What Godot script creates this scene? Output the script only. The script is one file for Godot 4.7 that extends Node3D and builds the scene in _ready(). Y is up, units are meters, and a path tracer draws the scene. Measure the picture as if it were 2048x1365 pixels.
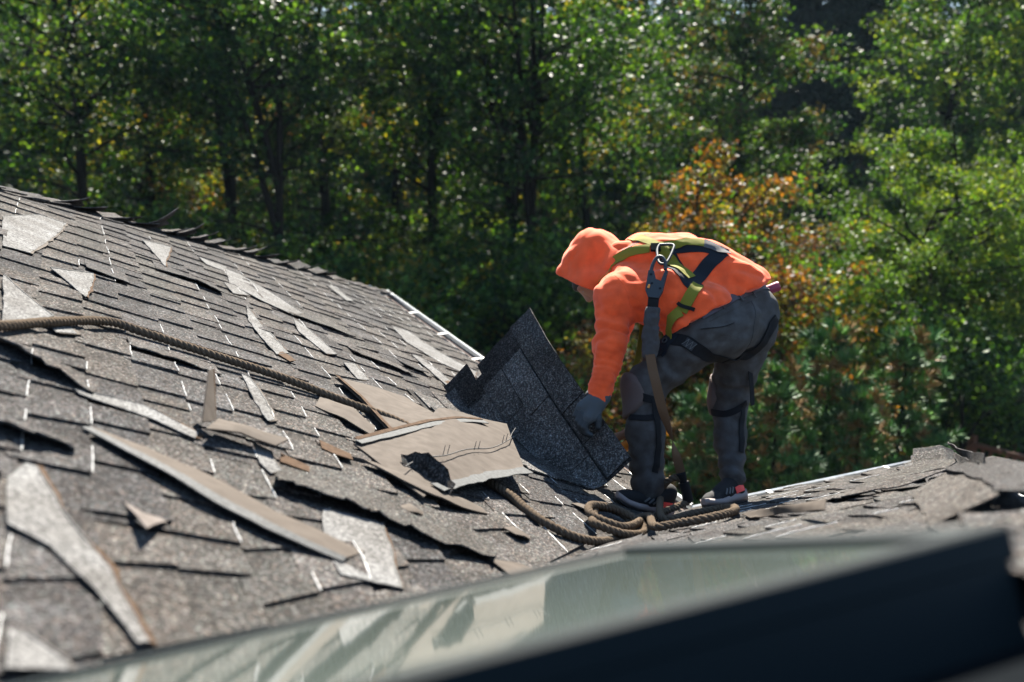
extends Node3D
# A roof with torn shingles, a worker peeling a sheet of them, woods behind.
# The inside corner of the two eaves is the origin; y is up, metres.

var rng := RandomNumberGenerator.new()
var fold := FastNoiseLite.new()
var taken := {}
var M := {}

# ------------------------------------------------------------------ roof frames
var UR := Vector3(0.918446, 0, -0.395546)   # along the right eave, downhill for the left slope
var UL := Vector3(-0.395546, 0, -0.918446)  # along the left eave, downhill for the right slope
const CT := 0.894427
const SN := 0.447214
var UPL := Vector3()
var UPR := Vector3()
var NL := Vector3()
var NR := Vector3()

func V(x, y, z) -> Vector3:
	return Vector3(x, y, z)

func L(s: float, t: float, h := 0.0) -> Vector3:   # left slope: along its eave, up the slope, above it
	return UL * s + UPL * t + NL * h

func R(s: float, t: float, h := 0.0) -> Vector3:   # right slope
	return UR * s + UPR * t + NR * h

# ------------------------------------------------------------------ mesh builder
class MB:
	var v := PackedVector3Array()
	var n := PackedVector3Array()
	var c := PackedColorArray()
	var ix := PackedInt32Array()
	var col := Color(1, 1, 1)

	func tri(a: Vector3, b: Vector3, d: Vector3) -> void:   # counter-clockwise seen from outside
		var m := (b - a).cross(d - a)
		if m.length_squared() < 1e-16:
			return
		m = m.normalized()
		var k := v.size()
		v.push_back(a); v.push_back(b); v.push_back(d)
		n.push_back(m); n.push_back(m); n.push_back(m)
		c.push_back(col); c.push_back(col); c.push_back(col)
		ix.push_back(k); ix.push_back(k + 2); ix.push_back(k + 1)

	func quad(a: Vector3, b: Vector3, d: Vector3, e: Vector3) -> void:
		tri(a, b, d)
		tri(a, d, e)

	func box(o: Vector3, x: Vector3, y: Vector3, z: Vector3) -> void:   # centre, three half edges
		if x.cross(y).dot(z) < 0.0:
			x = -x
		for k in 3:
			var a: Vector3 = [x, y, z][k]
			var b: Vector3 = [y, z, x][k]
			var d: Vector3 = [z, x, y][k]
			quad(o + a - b - d, o + a + b - d, o + a + b + d, o + a - b + d)
			quad(o - a - b - d, o - a - b + d, o - a + b + d, o - a + b - d)

	func bevel_box(o: Vector3, x: Vector3, y: Vector3, z: Vector3, r: float) -> void:
		if x.cross(y).dot(z) < 0.0:
			x = -x
		var e := [x, y, z]
		for k in 3:
			var a: Vector3 = e[k]
			var b: Vector3 = e[(k + 1) % 3]
			var d: Vector3 = e[(k + 2) % 3]
			var an := a.normalized() * r
			var bn := b.normalized() * r
			var dn := d.normalized() * r
			for s in [1.0, -1.0]:
				var p: Vector3 = o + a * s
				var b1: Vector3 = b - bn
				var d1: Vector3 = d - dn
				if s > 0:
					quad(p - b1 - d1, p + b1 - d1, p + b1 + d1, p - b1 + d1)
				else:
					quad(p - b1 - d1, p - b1 + d1, p + b1 + d1, p + b1 - d1)
				for s2 in [1.0, -1.0]:
					var p1: Vector3 = o + a * s + (b - bn) * s2
					var p2: Vector3 = o + (a - an) * s + b * s2
					if s * s2 > 0:
						quad(p1 - d1, p2 - d1, p2 + d1, p1 + d1)
					else:
						quad(p2 - d1, p1 - d1, p1 + d1, p2 + d1)

	func grid(rows: Array, closed := false) -> void:   # smooth; normal is along-row x across-rows
		var nu: int = rows[0].size()
		var nv := rows.size()
		var k := v.size()
		for j in nv:
			var r: PackedVector3Array = rows[j]
			var r0: PackedVector3Array = rows[maxi(j - 1, 0)]
			var r1: PackedVector3Array = rows[mini(j + 1, nv - 1)]
			for i in nu:
				var i0 := (i - 1 + nu) % nu if closed else maxi(i - 1, 0)
				var i1 := (i + 1) % nu if closed else mini(i + 1, nu - 1)
				var m := (r[i1] - r[i0]).cross(r1[i] - r0[i])
				v.push_back(r[i])
				n.push_back(m.normalized() if m.length_squared() > 1e-20 else Vector3.UP)
				c.push_back(col)
		for j in nv - 1:
			for i in (nu if closed else nu - 1):
				var a := k + j * nu + i
				var b := k + j * nu + (i + 1) % nu
				ix.push_back(a); ix.push_back(b + nu); ix.push_back(b)
				ix.push_back(a); ix.push_back(a + nu); ix.push_back(b + nu)

	func cap(ring: PackedVector3Array, flip := false) -> void:
		var o := Vector3()
		for p in ring:
			o += p
		o /= ring.size()
		for i in ring.size():
			var a := ring[i]
			var b := ring[(i + 1) % ring.size()]
			if flip:
				tri(o, b, a)
			else:
				tri(o, a, b)

	func tube(path: PackedVector3Array, radii: Array, sides := 8, caps := true) -> void:
		var rows := []
		var up := Vector3.UP
		var t0 := (path[1] - path[0]).normalized()
		if absf(t0.dot(up)) > 0.9:
			up = Vector3.RIGHT
		var x := t0.cross(up).normalized()
		for i in path.size():
			var t := (path[mini(i + 1, path.size() - 1)] - path[maxi(i - 1, 0)]).normalized()
			x = (x - t * x.dot(t)).normalized()
			var y := t.cross(x)
			var r: float = radii[mini(i, radii.size() - 1)]
			var ring := PackedVector3Array()
			for k in sides:
				var a := TAU * k / sides
				ring.push_back(path[i] + (x * cos(a) + y * sin(a)) * r)
			rows.append(ring)
		grid(rows, true)
		if caps:
			cap(rows[0], true)
			cap(rows[rows.size() - 1])

	func sheet(rows: Array, thick: float) -> void:   # a grid given as its upper face, with thickness
		var low := []
		var nv := rows.size()
		var nu: int = rows[0].size()
		for j in nv:
			var r := PackedVector3Array()
			for i in nu:
				var du: Vector3 = rows[j][mini(i + 1, nu - 1)] - rows[j][maxi(i - 1, 0)]
				var dv: Vector3 = rows[mini(j + 1, nv - 1)][i] - rows[maxi(j - 1, 0)][i]
				r.push_back(rows[j][i] - du.cross(dv).normalized() * thick)
			low.append(r)
		grid(rows)
		var back := []
		for j in nv:
			var r: PackedVector3Array = low[j].duplicate()
			r.reverse()
			back.append(r)
		grid(back)
		for i in nu - 1:
			quad(low[0][i], low[0][i + 1], rows[0][i + 1], rows[0][i])
			quad(low[nv - 1][i + 1], low[nv - 1][i], rows[nv - 1][i], rows[nv - 1][i + 1])
		for j in nv - 1:
			quad(low[j + 1][0], low[j][0], rows[j][0], rows[j + 1][0])
			quad(low[j][nu - 1], low[j + 1][nu - 1], rows[j + 1][nu - 1], rows[j][nu - 1])

	func slab(top: PackedVector3Array, nrm: Vector3, thick: float) -> void:   # a flat-ish polygon with thickness
		var flat := PackedVector2Array()
		var ax := nrm.cross(Vector3(0.3, 0.5, 0.81)).normalized()
		var ay := nrm.cross(ax)
		for p in top:
			flat.push_back(Vector2(p.dot(ax), p.dot(ay)))
		var t := Geometry2D.triangulate_polygon(flat)
		for i in range(0, t.size(), 3):
			var a := top[t[i]]
			var b := top[t[i + 1]]
			var d := top[t[i + 2]]
			if (b - a).cross(d - a).dot(nrm) < 0.0:
				var s := b
				b = d
				d = s
			tri(a, b, d)
			tri(a - nrm * thick, d - nrm * thick, b - nrm * thick)
		var area := 0.0
		for i in flat.size():
			area += flat[i].cross(flat[(i + 1) % flat.size()])
		for i in top.size():
			var a := top[i]
			var b := top[(i + 1) % top.size()]
			if area < 0.0:
				var s := a
				a = b
				b = s
			quad(a - nrm * thick, b - nrm * thick, b, a)

	func mesh(o := Vector3()) -> ArrayMesh:
		var arr := []
		arr.resize(Mesh.ARRAY_MAX)
		if o != Vector3():
			for i in v.size():
				v[i] -= o
		arr[Mesh.ARRAY_VERTEX] = v
		arr[Mesh.ARRAY_NORMAL] = n
		arr[Mesh.ARRAY_COLOR] = c
		arr[Mesh.ARRAY_INDEX] = ix
		var m := ArrayMesh.new()
		m.add_surface_from_arrays(Mesh.PRIMITIVE_TRIANGLES, arr)
		return m

# ------------------------------------------------------------------ naming
func numbered(called: String) -> String:
	var k: int = taken.get(called, 0)
	taken[called] = k + 1
	return called if k == 0 else "%s_%03d" % [called, k]

func tag(o: Node, label: String, category: String, group := "") -> void:
	o.set_meta("label", label)
	o.set_meta("category", category)
	if group:
		o.set_meta("group", group)

func thing(called: String, at: Vector3, label: String, category: String, group := "") -> Node3D:
	var o := Node3D.new()
	o.name = numbered(called)
	add_child(o, true)
	o.position = at
	tag(o, label, category, group)
	return o

func world_of(o: Node3D) -> Vector3:
	var p := Vector3()
	var k: Node = o
	while k is Node3D and k != self:
		p += k.position
		k = k.get_parent()
	return p

func part(b: MB, called: String, mat: Material, parent: Node3D) -> MeshInstance3D:   # b is in world coordinates
	var o := MeshInstance3D.new()
	o.mesh = b.mesh(world_of(parent))
	o.mesh.surface_set_material(0, mat)
	o.name = called if not parent.has_node(NodePath(called)) else "%s_%03d" % [called, parent.get_child_count()]
	parent.add_child(o, true)
	return o

func single(b: MB, called: String, mat: Material, at: Vector3, label: String, category: String, group := "") -> MeshInstance3D:
	var o := MeshInstance3D.new()
	o.mesh = b.mesh(at)
	o.mesh.surface_set_material(0, mat)
	o.name = numbered(called)
	add_child(o, true)
	o.position = at
	tag(o, label, category, group)
	return o

func structure(b: MB, called: String, mat: Material) -> MeshInstance3D:
	var o := MeshInstance3D.new()
	o.mesh = b.mesh()
	o.mesh.surface_set_material(0, mat)
	o.name = numbered(called)
	add_child(o, true)
	o.set_meta("kind", "structure")
	return o

# ------------------------------------------------------------------ materials
func lin(r: float, g: float, b: float) -> Color:
	return Color(r, g, b).linear_to_srgb()

func plain(c: Color, rough := 0.7, metal := 0.0, spec := 0.5) -> StandardMaterial3D:
	var m := StandardMaterial3D.new()
	m.albedo_color = c
	m.roughness = rough
	m.metallic = metal
	m.metallic_specular = spec
	m.vertex_color_use_as_albedo = true
	return m

func noise_tex(freq: float, oct: int, lo: Color, hi: Color, size := 256, seed_ := 1, kind := FastNoiseLite.TYPE_SIMPLEX_SMOOTH) -> NoiseTexture2D:
	var n := FastNoiseLite.new()
	n.noise_type = kind
	n.frequency = freq
	n.fractal_octaves = oct
	n.seed = seed_
	var t := NoiseTexture2D.new()
	t.width = size
	t.height = size
	t.seamless = true
	t.noise = n
	var g := Gradient.new()
	g.set_color(0, lo)
	g.set_color(1, hi)
	t.color_ramp = g
	return t

func world_map(m: StandardMaterial3D, scale: float) -> void:
	m.uv1_triplanar = true
	m.uv1_world_triplanar = true
	m.uv1_scale = Vector3.ONE * scale

func granule_picture(size: int, seed_: int) -> ImageTexture:
	# single mineral granules: mostly charcoal, some grey, brown, greenish and pale ones
	var r := RandomNumberGenerator.new()
	r.seed = seed_
	var d := PackedByteArray()
	d.resize(size * size * 4)
	for i in size * size:
		var k := r.randf()
		var w := r.randf()
		var g := 46.0 + 30.0 * k
		if w > 0.90:
			g = 165.0 + 75.0 * k
		elif w > 0.62:
			g = 96.0 + 38.0 * k
		var hue := r.randf()
		var red := g
		var grn := g * 0.985
		var blu := g * 0.975
		if hue > 0.8:
			red *= 1.10; blu *= 0.93
		elif hue < 0.15:
			red *= 0.95; grn *= 1.03
		d[i * 4] = int(clampf(red, 0, 255))
		d[i * 4 + 1] = int(clampf(grn, 0, 255))
		d[i * 4 + 2] = int(clampf(blu, 0, 255))
		d[i * 4 + 3] = 255
	return ImageTexture.create_from_image(Image.create_from_data(size, size, false, Image.FORMAT_RGBA8, d))

func make_materials() -> void:
	var gran := granule_picture(512, 3)
	var stain := noise_tex(0.012, 4, Color(0.72, 0.70, 0.68), Color(1.0, 1.0, 1.0), 512, 9)
	for k in 5:
		var m := plain([lin(0.499, 0.505, 0.531), lin(0.590, 0.581, 0.590), lin(0.423, 0.432, 0.459), lin(0.537, 0.543, 0.546), lin(0.605, 0.593, 0.590)][k], 0.95, 0.0, 0.16)
		m.albedo_texture = gran
		world_map(m, 1.0 / 1.8)
		m.heightmap_enabled = true
		m.heightmap_texture = gran
		m.heightmap_scale = 0.22
		m.detail_enabled = true
		m.detail_blend_mode = BaseMaterial3D.BLEND_MODE_MUL
		m.detail_albedo = stain
		m.detail_uv_layer = BaseMaterial3D.DETAIL_UV_2
		m.uv2_triplanar = true
		m.uv2_world_triplanar = true
		m.uv2_scale = Vector3.ONE * 0.7
		m.resource_name = "granules"
		M["shingle%d" % k] = m
	var pale := M["shingle0"].duplicate() as StandardMaterial3D
	pale.albedo_color = lin(2.4, 2.35, 2.2).clamp(Color(0, 0, 0), Color(1, 1, 1))
	pale.albedo_color = Color(1, 1, 1)
	pale.albedo_texture = granule_picture_pale()
	pale.heightmap_scale = 0.10
	M.pale = pale
	var dark := M["shingle0"].duplicate() as StandardMaterial3D
	dark.albedo_color = lin(0.30, 0.30, 0.31)
	M.headlap = dark
	var fresh := M["shingle0"].duplicate() as StandardMaterial3D  # lighter copy of the shingle granules for the lifted sheet
	fresh.albedo_color = lin(0.92, 0.94, 0.97)
	M.fresh = fresh
	M.felt = plain(lin(0.03, 0.03, 0.03), 0.95)
	var under := plain(lin(0.074, 0.061, 0.050), 0.85, 0.0, 0.25)
	under.albedo_texture = noise_tex(0.02, 5, Color(0.74, 0.72, 0.70), Color(1, 1, 1), 512, 5)
	world_map(under, 1.4)
	under.heightmap_enabled = true
	under.heightmap_texture = noise_tex(0.3, 3, Color(0, 0, 0), Color(1, 1, 1), 256, 8)
	under.heightmap_scale = 0.05
	M.under = under
	var rust := plain(lin(0.080, 0.050, 0.030), 0.9, 0.0, 0.2)
	rust.albedo_texture = noise_tex(0.05, 4, Color(0.55, 0.5, 0.45), Color(1, 1, 1), 256, 6)
	world_map(rust, 3.0)
	M.rust = rust
	M.bead = plain(lin(0.15, 0.15, 0.145), 0.75, 0.0, 0.2)
	M.seal = plain(lin(0.085, 0.088, 0.088), 0.7, 0.0, 0.25)
	M.seal.albedo_texture = noise_tex(0.06, 4, Color(0.55, 0.55, 0.55), Color(1, 1, 1), 256, 51)
	world_map(M.seal, 4.0)
	M.bead.albedo_texture = M.seal.albedo_texture
	world_map(M.bead, 7.0)
	M.glint = plain(lin(0.26, 0.26, 0.255), 0.4, 0.0, 0.6)  # pale gloss for the sun glints drawn along shingle butts
	M.matte_black = plain(lin(0.006, 0.007, 0.008), 1.0, 0.0, 0.0)
	M.tar = plain(lin(0.012, 0.012, 0.013), 0.4)
	var alu := plain(lin(0.55, 0.56, 0.55), 0.42, 0.35)
	alu.albedo_texture = noise_tex(0.03, 4, Color(0.75, 0.75, 0.74), Color(1, 1, 1), 256, 11)
	world_map(alu, 2.0)
	M.gutter = alu
	M.silt = plain(lin(0.105, 0.085, 0.075), 0.95, 0.0, 0.1)
	M.wall = plain(lin(0.45, 0.43, 0.38), 0.8)
	M.curb = plain(lin(0.0050, 0.0098, 0.0115), 0.6, 0.0, 0.25)
	var glass := plain(lin(0.075, 0.092, 0.082), 0.05, 0.0, 0.6)
	glass.clearcoat_enabled = true
	glass.clearcoat = 0.6
	glass.clearcoat_roughness = 0.04
	M.glass = glass
	var rope := plain(lin(0.125, 0.097, 0.072), 0.95, 0.0, 0.1)
	rope.albedo_texture = noise_tex(0.12, 3, Color(0.6, 0.58, 0.55), Color(1, 1, 1), 256, 12)
	world_map(rope, 9.0)
	M.rope = rope
	var weave := noise_tex(0.35, 2, Color(0, 0, 0), Color(1, 1, 1), 256, 21)
	var hood := plain(Color(1.0, 0.385, 0.19), 0.85, 0.0, 0.3)
	hood.albedo_texture = noise_tex(0.01, 5, Color(0.82, 0.76, 0.74), Color(1, 1, 1), 512, 22)
	hood.heightmap_enabled = true
	hood.heightmap_texture = weave
	hood.heightmap_scale = 0.03
	world_map(hood, 2.5)
	hood.backlight_enabled = true
	hood.backlight = Color(0.5, 0.4, 0.3)
	hood.rim_enabled = true
	hood.rim = 0.8
	hood.rim_tint = 0.35
	M.hoodie = hood
	var tr := plain(lin(0.076, 0.075, 0.076), 0.9, 0.0, 0.3)
	tr.albedo_texture = noise_tex(0.015, 5, Color(0.66, 0.62, 0.58), Color(1, 1, 1), 512, 23)
	world_map(tr, 2.0)
	tr.heightmap_enabled = true
	tr.heightmap_texture = weave
	tr.heightmap_scale = 0.04
	M.trousers = tr
	M.skin = plain(lin(0.36, 0.19, 0.13), 0.5)
	M.skin.subsurf_scatter_enabled = true
	M.skin.subsurf_scatter_strength = 0.2
	M.hair = plain(lin(0.015, 0.012, 0.010), 0.6)
	M.olive = cloth(lin(0.150, 0.138, 0.013), weave)
	M.navy = cloth(lin(0.006, 0.0085, 0.013), weave)
	M.black = cloth(lin(0.005, 0.005, 0.006), weave)
	M.grey_web = cloth(lin(0.07, 0.067, 0.067), weave)
	M.pack = cloth(lin(0.042, 0.038, 0.037), weave)
	M.brown_web = cloth(lin(0.10, 0.056, 0.029), weave)
	M.print_ink = plain(lin(0.10, 0.055, 0.055), 0.8)
	M.belt = plain(lin(0.040, 0.028, 0.033), 0.6)
	M.stitch = plain(lin(0.09, 0.09, 0.09), 0.8)
	M.steel = plain(lin(0.028, 0.033, 0.037), 0.55, 0.2, 0.4)
	M.pad = cloth(lin(0.088, 0.064, 0.057), weave)
	M.glove = cloth(lin(0.055, 0.062, 0.066), weave)
	M.glove_palm = plain(lin(0.008, 0.013, 0.016), 0.6)
	M.shoe = cloth(lin(0.012, 0.012, 0.013), weave)
	M.sole = plain(lin(0.20, 0.165, 0.155), 0.8)
	M.outsole = plain(lin(0.02, 0.018, 0.018), 0.7)
	M.red = plain(lin(0.75, 0.05, 0.045), 0.6)
	M.magenta = plain(lin(0.22, 0.02, 0.06), 0.35)
	M.orange_tool = plain(lin(0.65, 0.22, 0.02), 0.5)
	M.wood = plain(lin(0.22, 0.12, 0.07), 0.8)
	M.rag = plain(lin(0.25, 0.27, 0.29), 0.9)
	var bark := plain(lin(0.024, 0.019, 0.016), 1.0, 0.0, 0.1)
	bark.albedo_texture = noise_tex(0.05, 4, Color(0.45, 0.45, 0.45), Color(1, 1, 1), 256, 31)
	world_map(bark, 0.8)
	bark.heightmap_enabled = true
	bark.heightmap_texture = bark.albedo_texture
	bark.heightmap_scale = 3.0
	M.bark = bark
	var leaf := plain(Color(1, 1, 1), 0.5, 0.0, 0.22)
	leaf.albedo_color = lin(0.275, 0.275, 0.275)
	leaf.backlight_enabled = true
	leaf.backlight = Color(1.0, 1.0, 0.50)
	M.leaf = leaf
	var needle := plain(Color(1, 1, 1), 0.6, 0.0, 0.4)
	needle.albedo_color = lin(0.3, 0.3, 0.3)
	needle.backlight_enabled = true
	needle.backlight = Color(0.3, 0.4, 0.2)
	M.needle = needle
	var soil := plain(lin(0.016, 0.018, 0.008), 1.0, 0.0, 0.0)
	soil.albedo_texture = noise_tex(0.03, 5, Color(0.4, 0.45, 0.3), Color(1, 1, 1), 512, 41)
	world_map(soil, 0.15)
	M.soil = soil
	M.rail = plain(lin(0.16, 0.065, 0.035), 0.7)

func cloth(c: Color, weave: Texture2D) -> StandardMaterial3D:
	var m := plain(c, 0.85, 0.0, 0.35)
	m.heightmap_enabled = true
	m.heightmap_texture = weave
	m.heightmap_scale = 0.04
	world_map(m, 5.0)
	return m

func granule_picture_pale() -> ImageTexture:
	var r := RandomNumberGenerator.new()
	r.seed = 17
	var size := 512
	var d := PackedByteArray()
	d.resize(size * size * 4)
	for i in size * size:
		var k := r.randf()
		var g := 78.0 + 78.0 * k
		if r.randf() < 0.2:
			g *= 0.42
		d[i * 4] = int(g)
		d[i * 4 + 1] = int(g)
		d[i * 4 + 2] = int(g * 0.995)
		d[i * 4 + 3] = 255
	return ImageTexture.create_from_image(Image.create_from_data(size, size, false, Image.FORMAT_RGBA8, d))

# ------------------------------------------------------------------ start
func _ready() -> void:
	rng.seed = 20
	fold.seed = 4
	fold.frequency = 1.0
	fold.fractal_octaves = 2
	UPL = -UR * CT + Vector3.UP * SN
	UPR = -UL * CT + Vector3.UP * SN
	NL = UR * SN + Vector3.UP * CT
	NR = UL * SN + Vector3.UP * CT

	var cam := Camera3D.new()
	cam.name = "camera"
	add_child(cam)
	cam.basis = Basis(V(0.999976, -0.006720, 0.001893), V(0.006981, 0.962526, -0.271098), V(0, 0.271104, 0.962550)).orthonormalized()
	cam.position = V(-0.900640, 2.177417, 4.581261)
	cam.fov = 37.85
	cam.near = 0.05
	cam.far = 400.0
	var lens := CameraAttributesPhysical.new()
	lens.frustum_focal_length = 35.0
	lens.frustum_focus_distance = 4.25
	lens.frustum_near = 0.05
	lens.frustum_far = 400.0
	lens.exposure_aperture = 1.85
	cam.attributes = lens
	cam.current = true

	var env := Environment.new()
	env.background_mode = Environment.BG_SKY
	var sky := Sky.new()
	var sm := ProceduralSkyMaterial.new()
	sm.sky_top_color = Color(0.34, 0.44, 0.57)
	sm.sky_horizon_color = Color(0.66, 0.74, 0.80)
	sm.sky_curve = 0.14
	sm.ground_bottom_color = Color(0.10, 0.11, 0.09)
	sm.ground_horizon_color = Color(0.30, 0.33, 0.32)
	sm.sun_angle_max = 12.0
	sky.sky_material = sm
	env.sky = sky
	env.background_energy_multiplier = 0.75
	env.tonemap_mode = Environment.TONE_MAPPER_LINEAR
	env.tonemap_exposure = 5.2
	env.fog_enabled = true
	env.fog_density = 0.00018
	env.fog_light_color = Color(0.80, 0.92, 1.0)
	env.sdfgi_enabled = true
	env.ssao_enabled = true
	env.ssil_enabled = true
	var we := WorldEnvironment.new()
	we.name = "world_environment"
	we.environment = env
	add_child(we)

	var sun := DirectionalLight3D.new()
	sun.name = "sun"
	sun.light_energy = 1.6
	sun.light_color = Color(1.0, 0.97, 0.92)
	sun.light_angular_distance = 0.5
	sun.shadow_enabled = true
	add_child(sun)
	var az := deg_to_rad(6.0)
	var el := deg_to_rad(40.0)
	var to_sun := Vector3(sin(az) * cos(el), sin(el), -cos(az) * cos(el))
	sun.look_at_from_position(to_sun * 20.0, Vector3(), Vector3.UP)

	make_materials()
	build_ground()
	build_house()
	build_woods()
	build_debris()
	build_rope()
	build_worker()
	build_lanyard()

func build_ground() -> void:
	var b := MB.new()
	var rows := []
	for j in 41:
		var r := PackedVector3Array()
		for i in 41:
			var x := -150.0 + 300.0 * i / 40.0
			var z := 60.0 - 260.0 * j / 40.0
			var y := -5.9 + clampf((-z - 30.0) * 0.10, 0.0, 14.0) + fold.get_noise_2d(x * 0.05, z * 0.05) * 0.5
			r.push_back(V(x, y, z))
		rows.append(r)
	b.grid(rows)
	structure(b, "ground", M.soil)

func ground_at(x: float, z: float) -> float:
	return -5.9 + clampf((-z - 30.0) * 0.10, 0.0, 14.0) + fold.get_noise_2d(x * 0.05, z * 0.05) * 0.5

# ------------------------------------------------------------------ house
const EXPO := 0.146

func f_at(left: bool, s: float, t: float, h: float) -> Vector3:
	return L(s, t, h) if left else R(s, t, h)

func shingle_piece(left: bool, sa: float, sb: float, t: float, slope_a: float, slope_b: float, wild: float, worn: MB) -> MB:
	# one laminated strip: a base layer with tabs of uneven width glued on it, its butt a little off the course below
	var b := MB.new()
	var depth := EXPO + 0.022
	var n := maxi(2, int((sb - sa) / 0.11) + 1)
	var rise := PackedFloat32Array()
	var drop := PackedFloat32Array()
	var curl_at := rng.randf() if rng.randf() < wild else -9.0
	var curl_h := rng.randf_range(0.006, 0.022)
	for i in n + 1:
		var k := float(i) / n
		var c := maxf(0.0, 1.0 - absf(k - curl_at) * 3.0)
		rise.push_back(0.0085 + rng.randf_range(-0.001, 0.0022) + curl_h * c * c)
		drop.push_back(rng.randf_range(-0.004, 0.004))
	var H := func(k: float, v: float) -> float:
		var x := clampf(k, 0.0, 1.0) * n
		var i := mini(int(x), n - 1)
		return lerpf(lerpf(rise[i], rise[i + 1], x - i), 0.003, v)
	var D := func(k: float) -> float:
		var x := clampf(k, 0.0, 1.0) * n
		var i := mini(int(x), n - 1)
		return lerpf(drop[i], drop[i + 1], x - i)
	var P := func(k: float, v: float, up: float) -> Vector3:
		var tt: float = lerpf(t + D.call(k), t + depth, v)
		var s0: float = sa + (tt - t) * slope_a
		var s1: float = sb + (tt - t) * slope_b
		return f_at(left, lerpf(s0, s1, k), tt, H.call(k, v) + up)
	var q := func(a: Vector3, c: Vector3, d: Vector3, e: Vector3) -> void:
		if left:
			b.quad(d, c, a, e)
		else:
			b.quad(a, c, d, e)
	b.col = Color(0.80, 0.80, 0.80)
	for i in n:
		var k0 := float(i) / n
		var k1 := float(i + 1) / n
		# left: s runs away from the camera, so the outside order flips with the frame
		q.call(P.call(k0, 0.0, 0.0), P.call(k0, 1.0, 0.0), P.call(k1, 1.0, 0.0), P.call(k1, 0.0, 0.0))
		q.call(P.call(k0, 0.0, -0.004), P.call(k0, 0.0, 0.0), P.call(k1, 0.0, 0.0), P.call(k1, 0.0, -0.004))
	for e in 2:
		var k := float(e)
		if e == 0:
			q.call(P.call(k, 0.0, -0.004), P.call(k, 1.0, -0.004), P.call(k, 1.0, 0.0), P.call(k, 0.0, 0.0))
		else:
			q.call(P.call(k, 0.0, 0.0), P.call(k, 1.0, 0.0), P.call(k, 1.0, -0.004), P.call(k, 0.0, -0.004))
	# tabs
	var len := sb - sa
	var edged := rng.randf() < 0.5
	var x := rng.randf_range(-0.1, 0.06)
	while x < len:
		var w := rng.randf_range(0.09, 0.21)
		var a := clampf(x / len, 0.0, 1.0)
		var z := clampf((x + w) / len, 0.0, 1.0)
		x += w + rng.randf_range(0.06, 0.15)
		if z - a < 0.03:
			continue
		var th := rng.randf_range(0.0058, 0.0085)
		var sl := 0.010 / len
		var tone := rng.randf_range(0.88, 1.12)
		b.col = Color(tone, tone, tone)
		var lip := rng.randf_range(0.0, 0.004) if rng.randf() < 0.25 else 0.0
		var steps := 2
		for i in steps:
			var k0 := lerpf(a, z, float(i) / steps)
			var k1 := lerpf(a, z, float(i + 1) / steps)
			var c0 := k0 + (sl if i == 0 and a > 0.0 else 0.0)
			var c1 := k1 - (sl if i == steps - 1 and z < 1.0 else 0.0)
			q.call(P.call(c0, -0.01, th + lip), P.call(k0, 1.0, th), P.call(k1, 1.0, th), P.call(c1, -0.01, th + lip))
			q.call(P.call(c0, -0.01, -0.001), P.call(c0, -0.01, th + lip), P.call(c1, -0.01, th + lip), P.call(c1, -0.01, -0.001))
			if i == 0:
				q.call(P.call(c0, -0.01, -0.001), P.call(k0, 1.0, -0.001), P.call(k0, 1.0, th), P.call(c0, -0.01, th + lip))
			if i == steps - 1:
				q.call(P.call(c1, -0.01, th + lip), P.call(k1, 1.0, th), P.call(k1, 1.0, -0.001), P.call(c1, -0.01, -0.001))
		if edged and rng.randf() < 0.85 and z - a > 0.06:   # sun glint on the worn butt edge, drawn as a pale bead
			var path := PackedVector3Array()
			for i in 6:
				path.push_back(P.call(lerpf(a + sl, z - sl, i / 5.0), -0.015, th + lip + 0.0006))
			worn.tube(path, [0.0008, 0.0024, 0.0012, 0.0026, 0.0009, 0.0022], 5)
	return b

func lay_courses(slope: Node3D, left: bool, t0: float, t1: float, lo0: float, lo_k: float, hi0: float, hi_k: float, wild: float) -> void:
	var t := t0
	var worn := MB.new()  # collects the pale beads that imitate sun glints on the butts
	while t < t1:
		var a := lo0 + lo_k * t
		var z := hi0 + hi_k * t
		var x := a
		var first := rng.randf_range(0.25, 1.0)
		while x < z - 0.02:
			var e := minf(x + first, z)
			if z - e < 0.2:
				e = z
			first = 1.0
			var b := shingle_piece(left, x, e - 0.002, t, lo_k if x == a else 0.0, hi_k if e == z else 0.0, wild, worn)
			part(b, "shingle", M["shingle%d" % (rng.randi() % 5)], slope)
			x = e
		t += EXPO
	part(worn, "glint_edges", M.glint, slope).set_meta("kind", "stuff")

func ridge_cap(left: bool, p: Vector3, dir: Vector3, wing: Vector3, wing2: Vector3, nrm: Vector3, lift: float, side_lift: float, w: float) -> MB:
	# a cap shingle bent over the hip; dir points uphill
	var b := MB.new()
	var rows := []
	for j in 4:
		var v := j / 3.0
		var r := PackedVector3Array()
		for i in 7:
			var u := i / 3.0 - 1.0
			var side := wing if u < 0.0 else wing2
			var q := p + dir * (v * 0.27) + side * (absf(u) * w) + nrm * (0.022 - 0.012 * v)
			q += nrm * lift * (1.0 - v) * (1.0 - v)
			if u < 0.0:
				q += nrm * side_lift * absf(u) * absf(u) * (1.0 - v * 0.6)
			else:
				q += nrm * absf(u) * 0.006
			q += nrm * rng.randf_range(-0.002, 0.003) + dir * rng.randf_range(-0.006, 0.006)
			r.push_back(q)
		rows.append(r)
	if (rows[0][1] - rows[0][0]).cross(rows[1][0] - rows[0][0]).dot(nrm) < 0.0:
		for j in rows.size():
			rows[j].reverse()
	b.sheet(rows, 0.005)
	return b

func fill_slope(left: bool, pts: Array, h: float, mat: Material, called: String, parent: Node3D) -> MeshInstance3D:
	var b := MB.new()
	var top := PackedVector3Array()
	for p in pts:
		top.push_back(f_at(left, p[0], p[1], h))
	b.slab(top, NL if left else NR, 0.02)
	return part(b, called, mat, parent)

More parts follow.
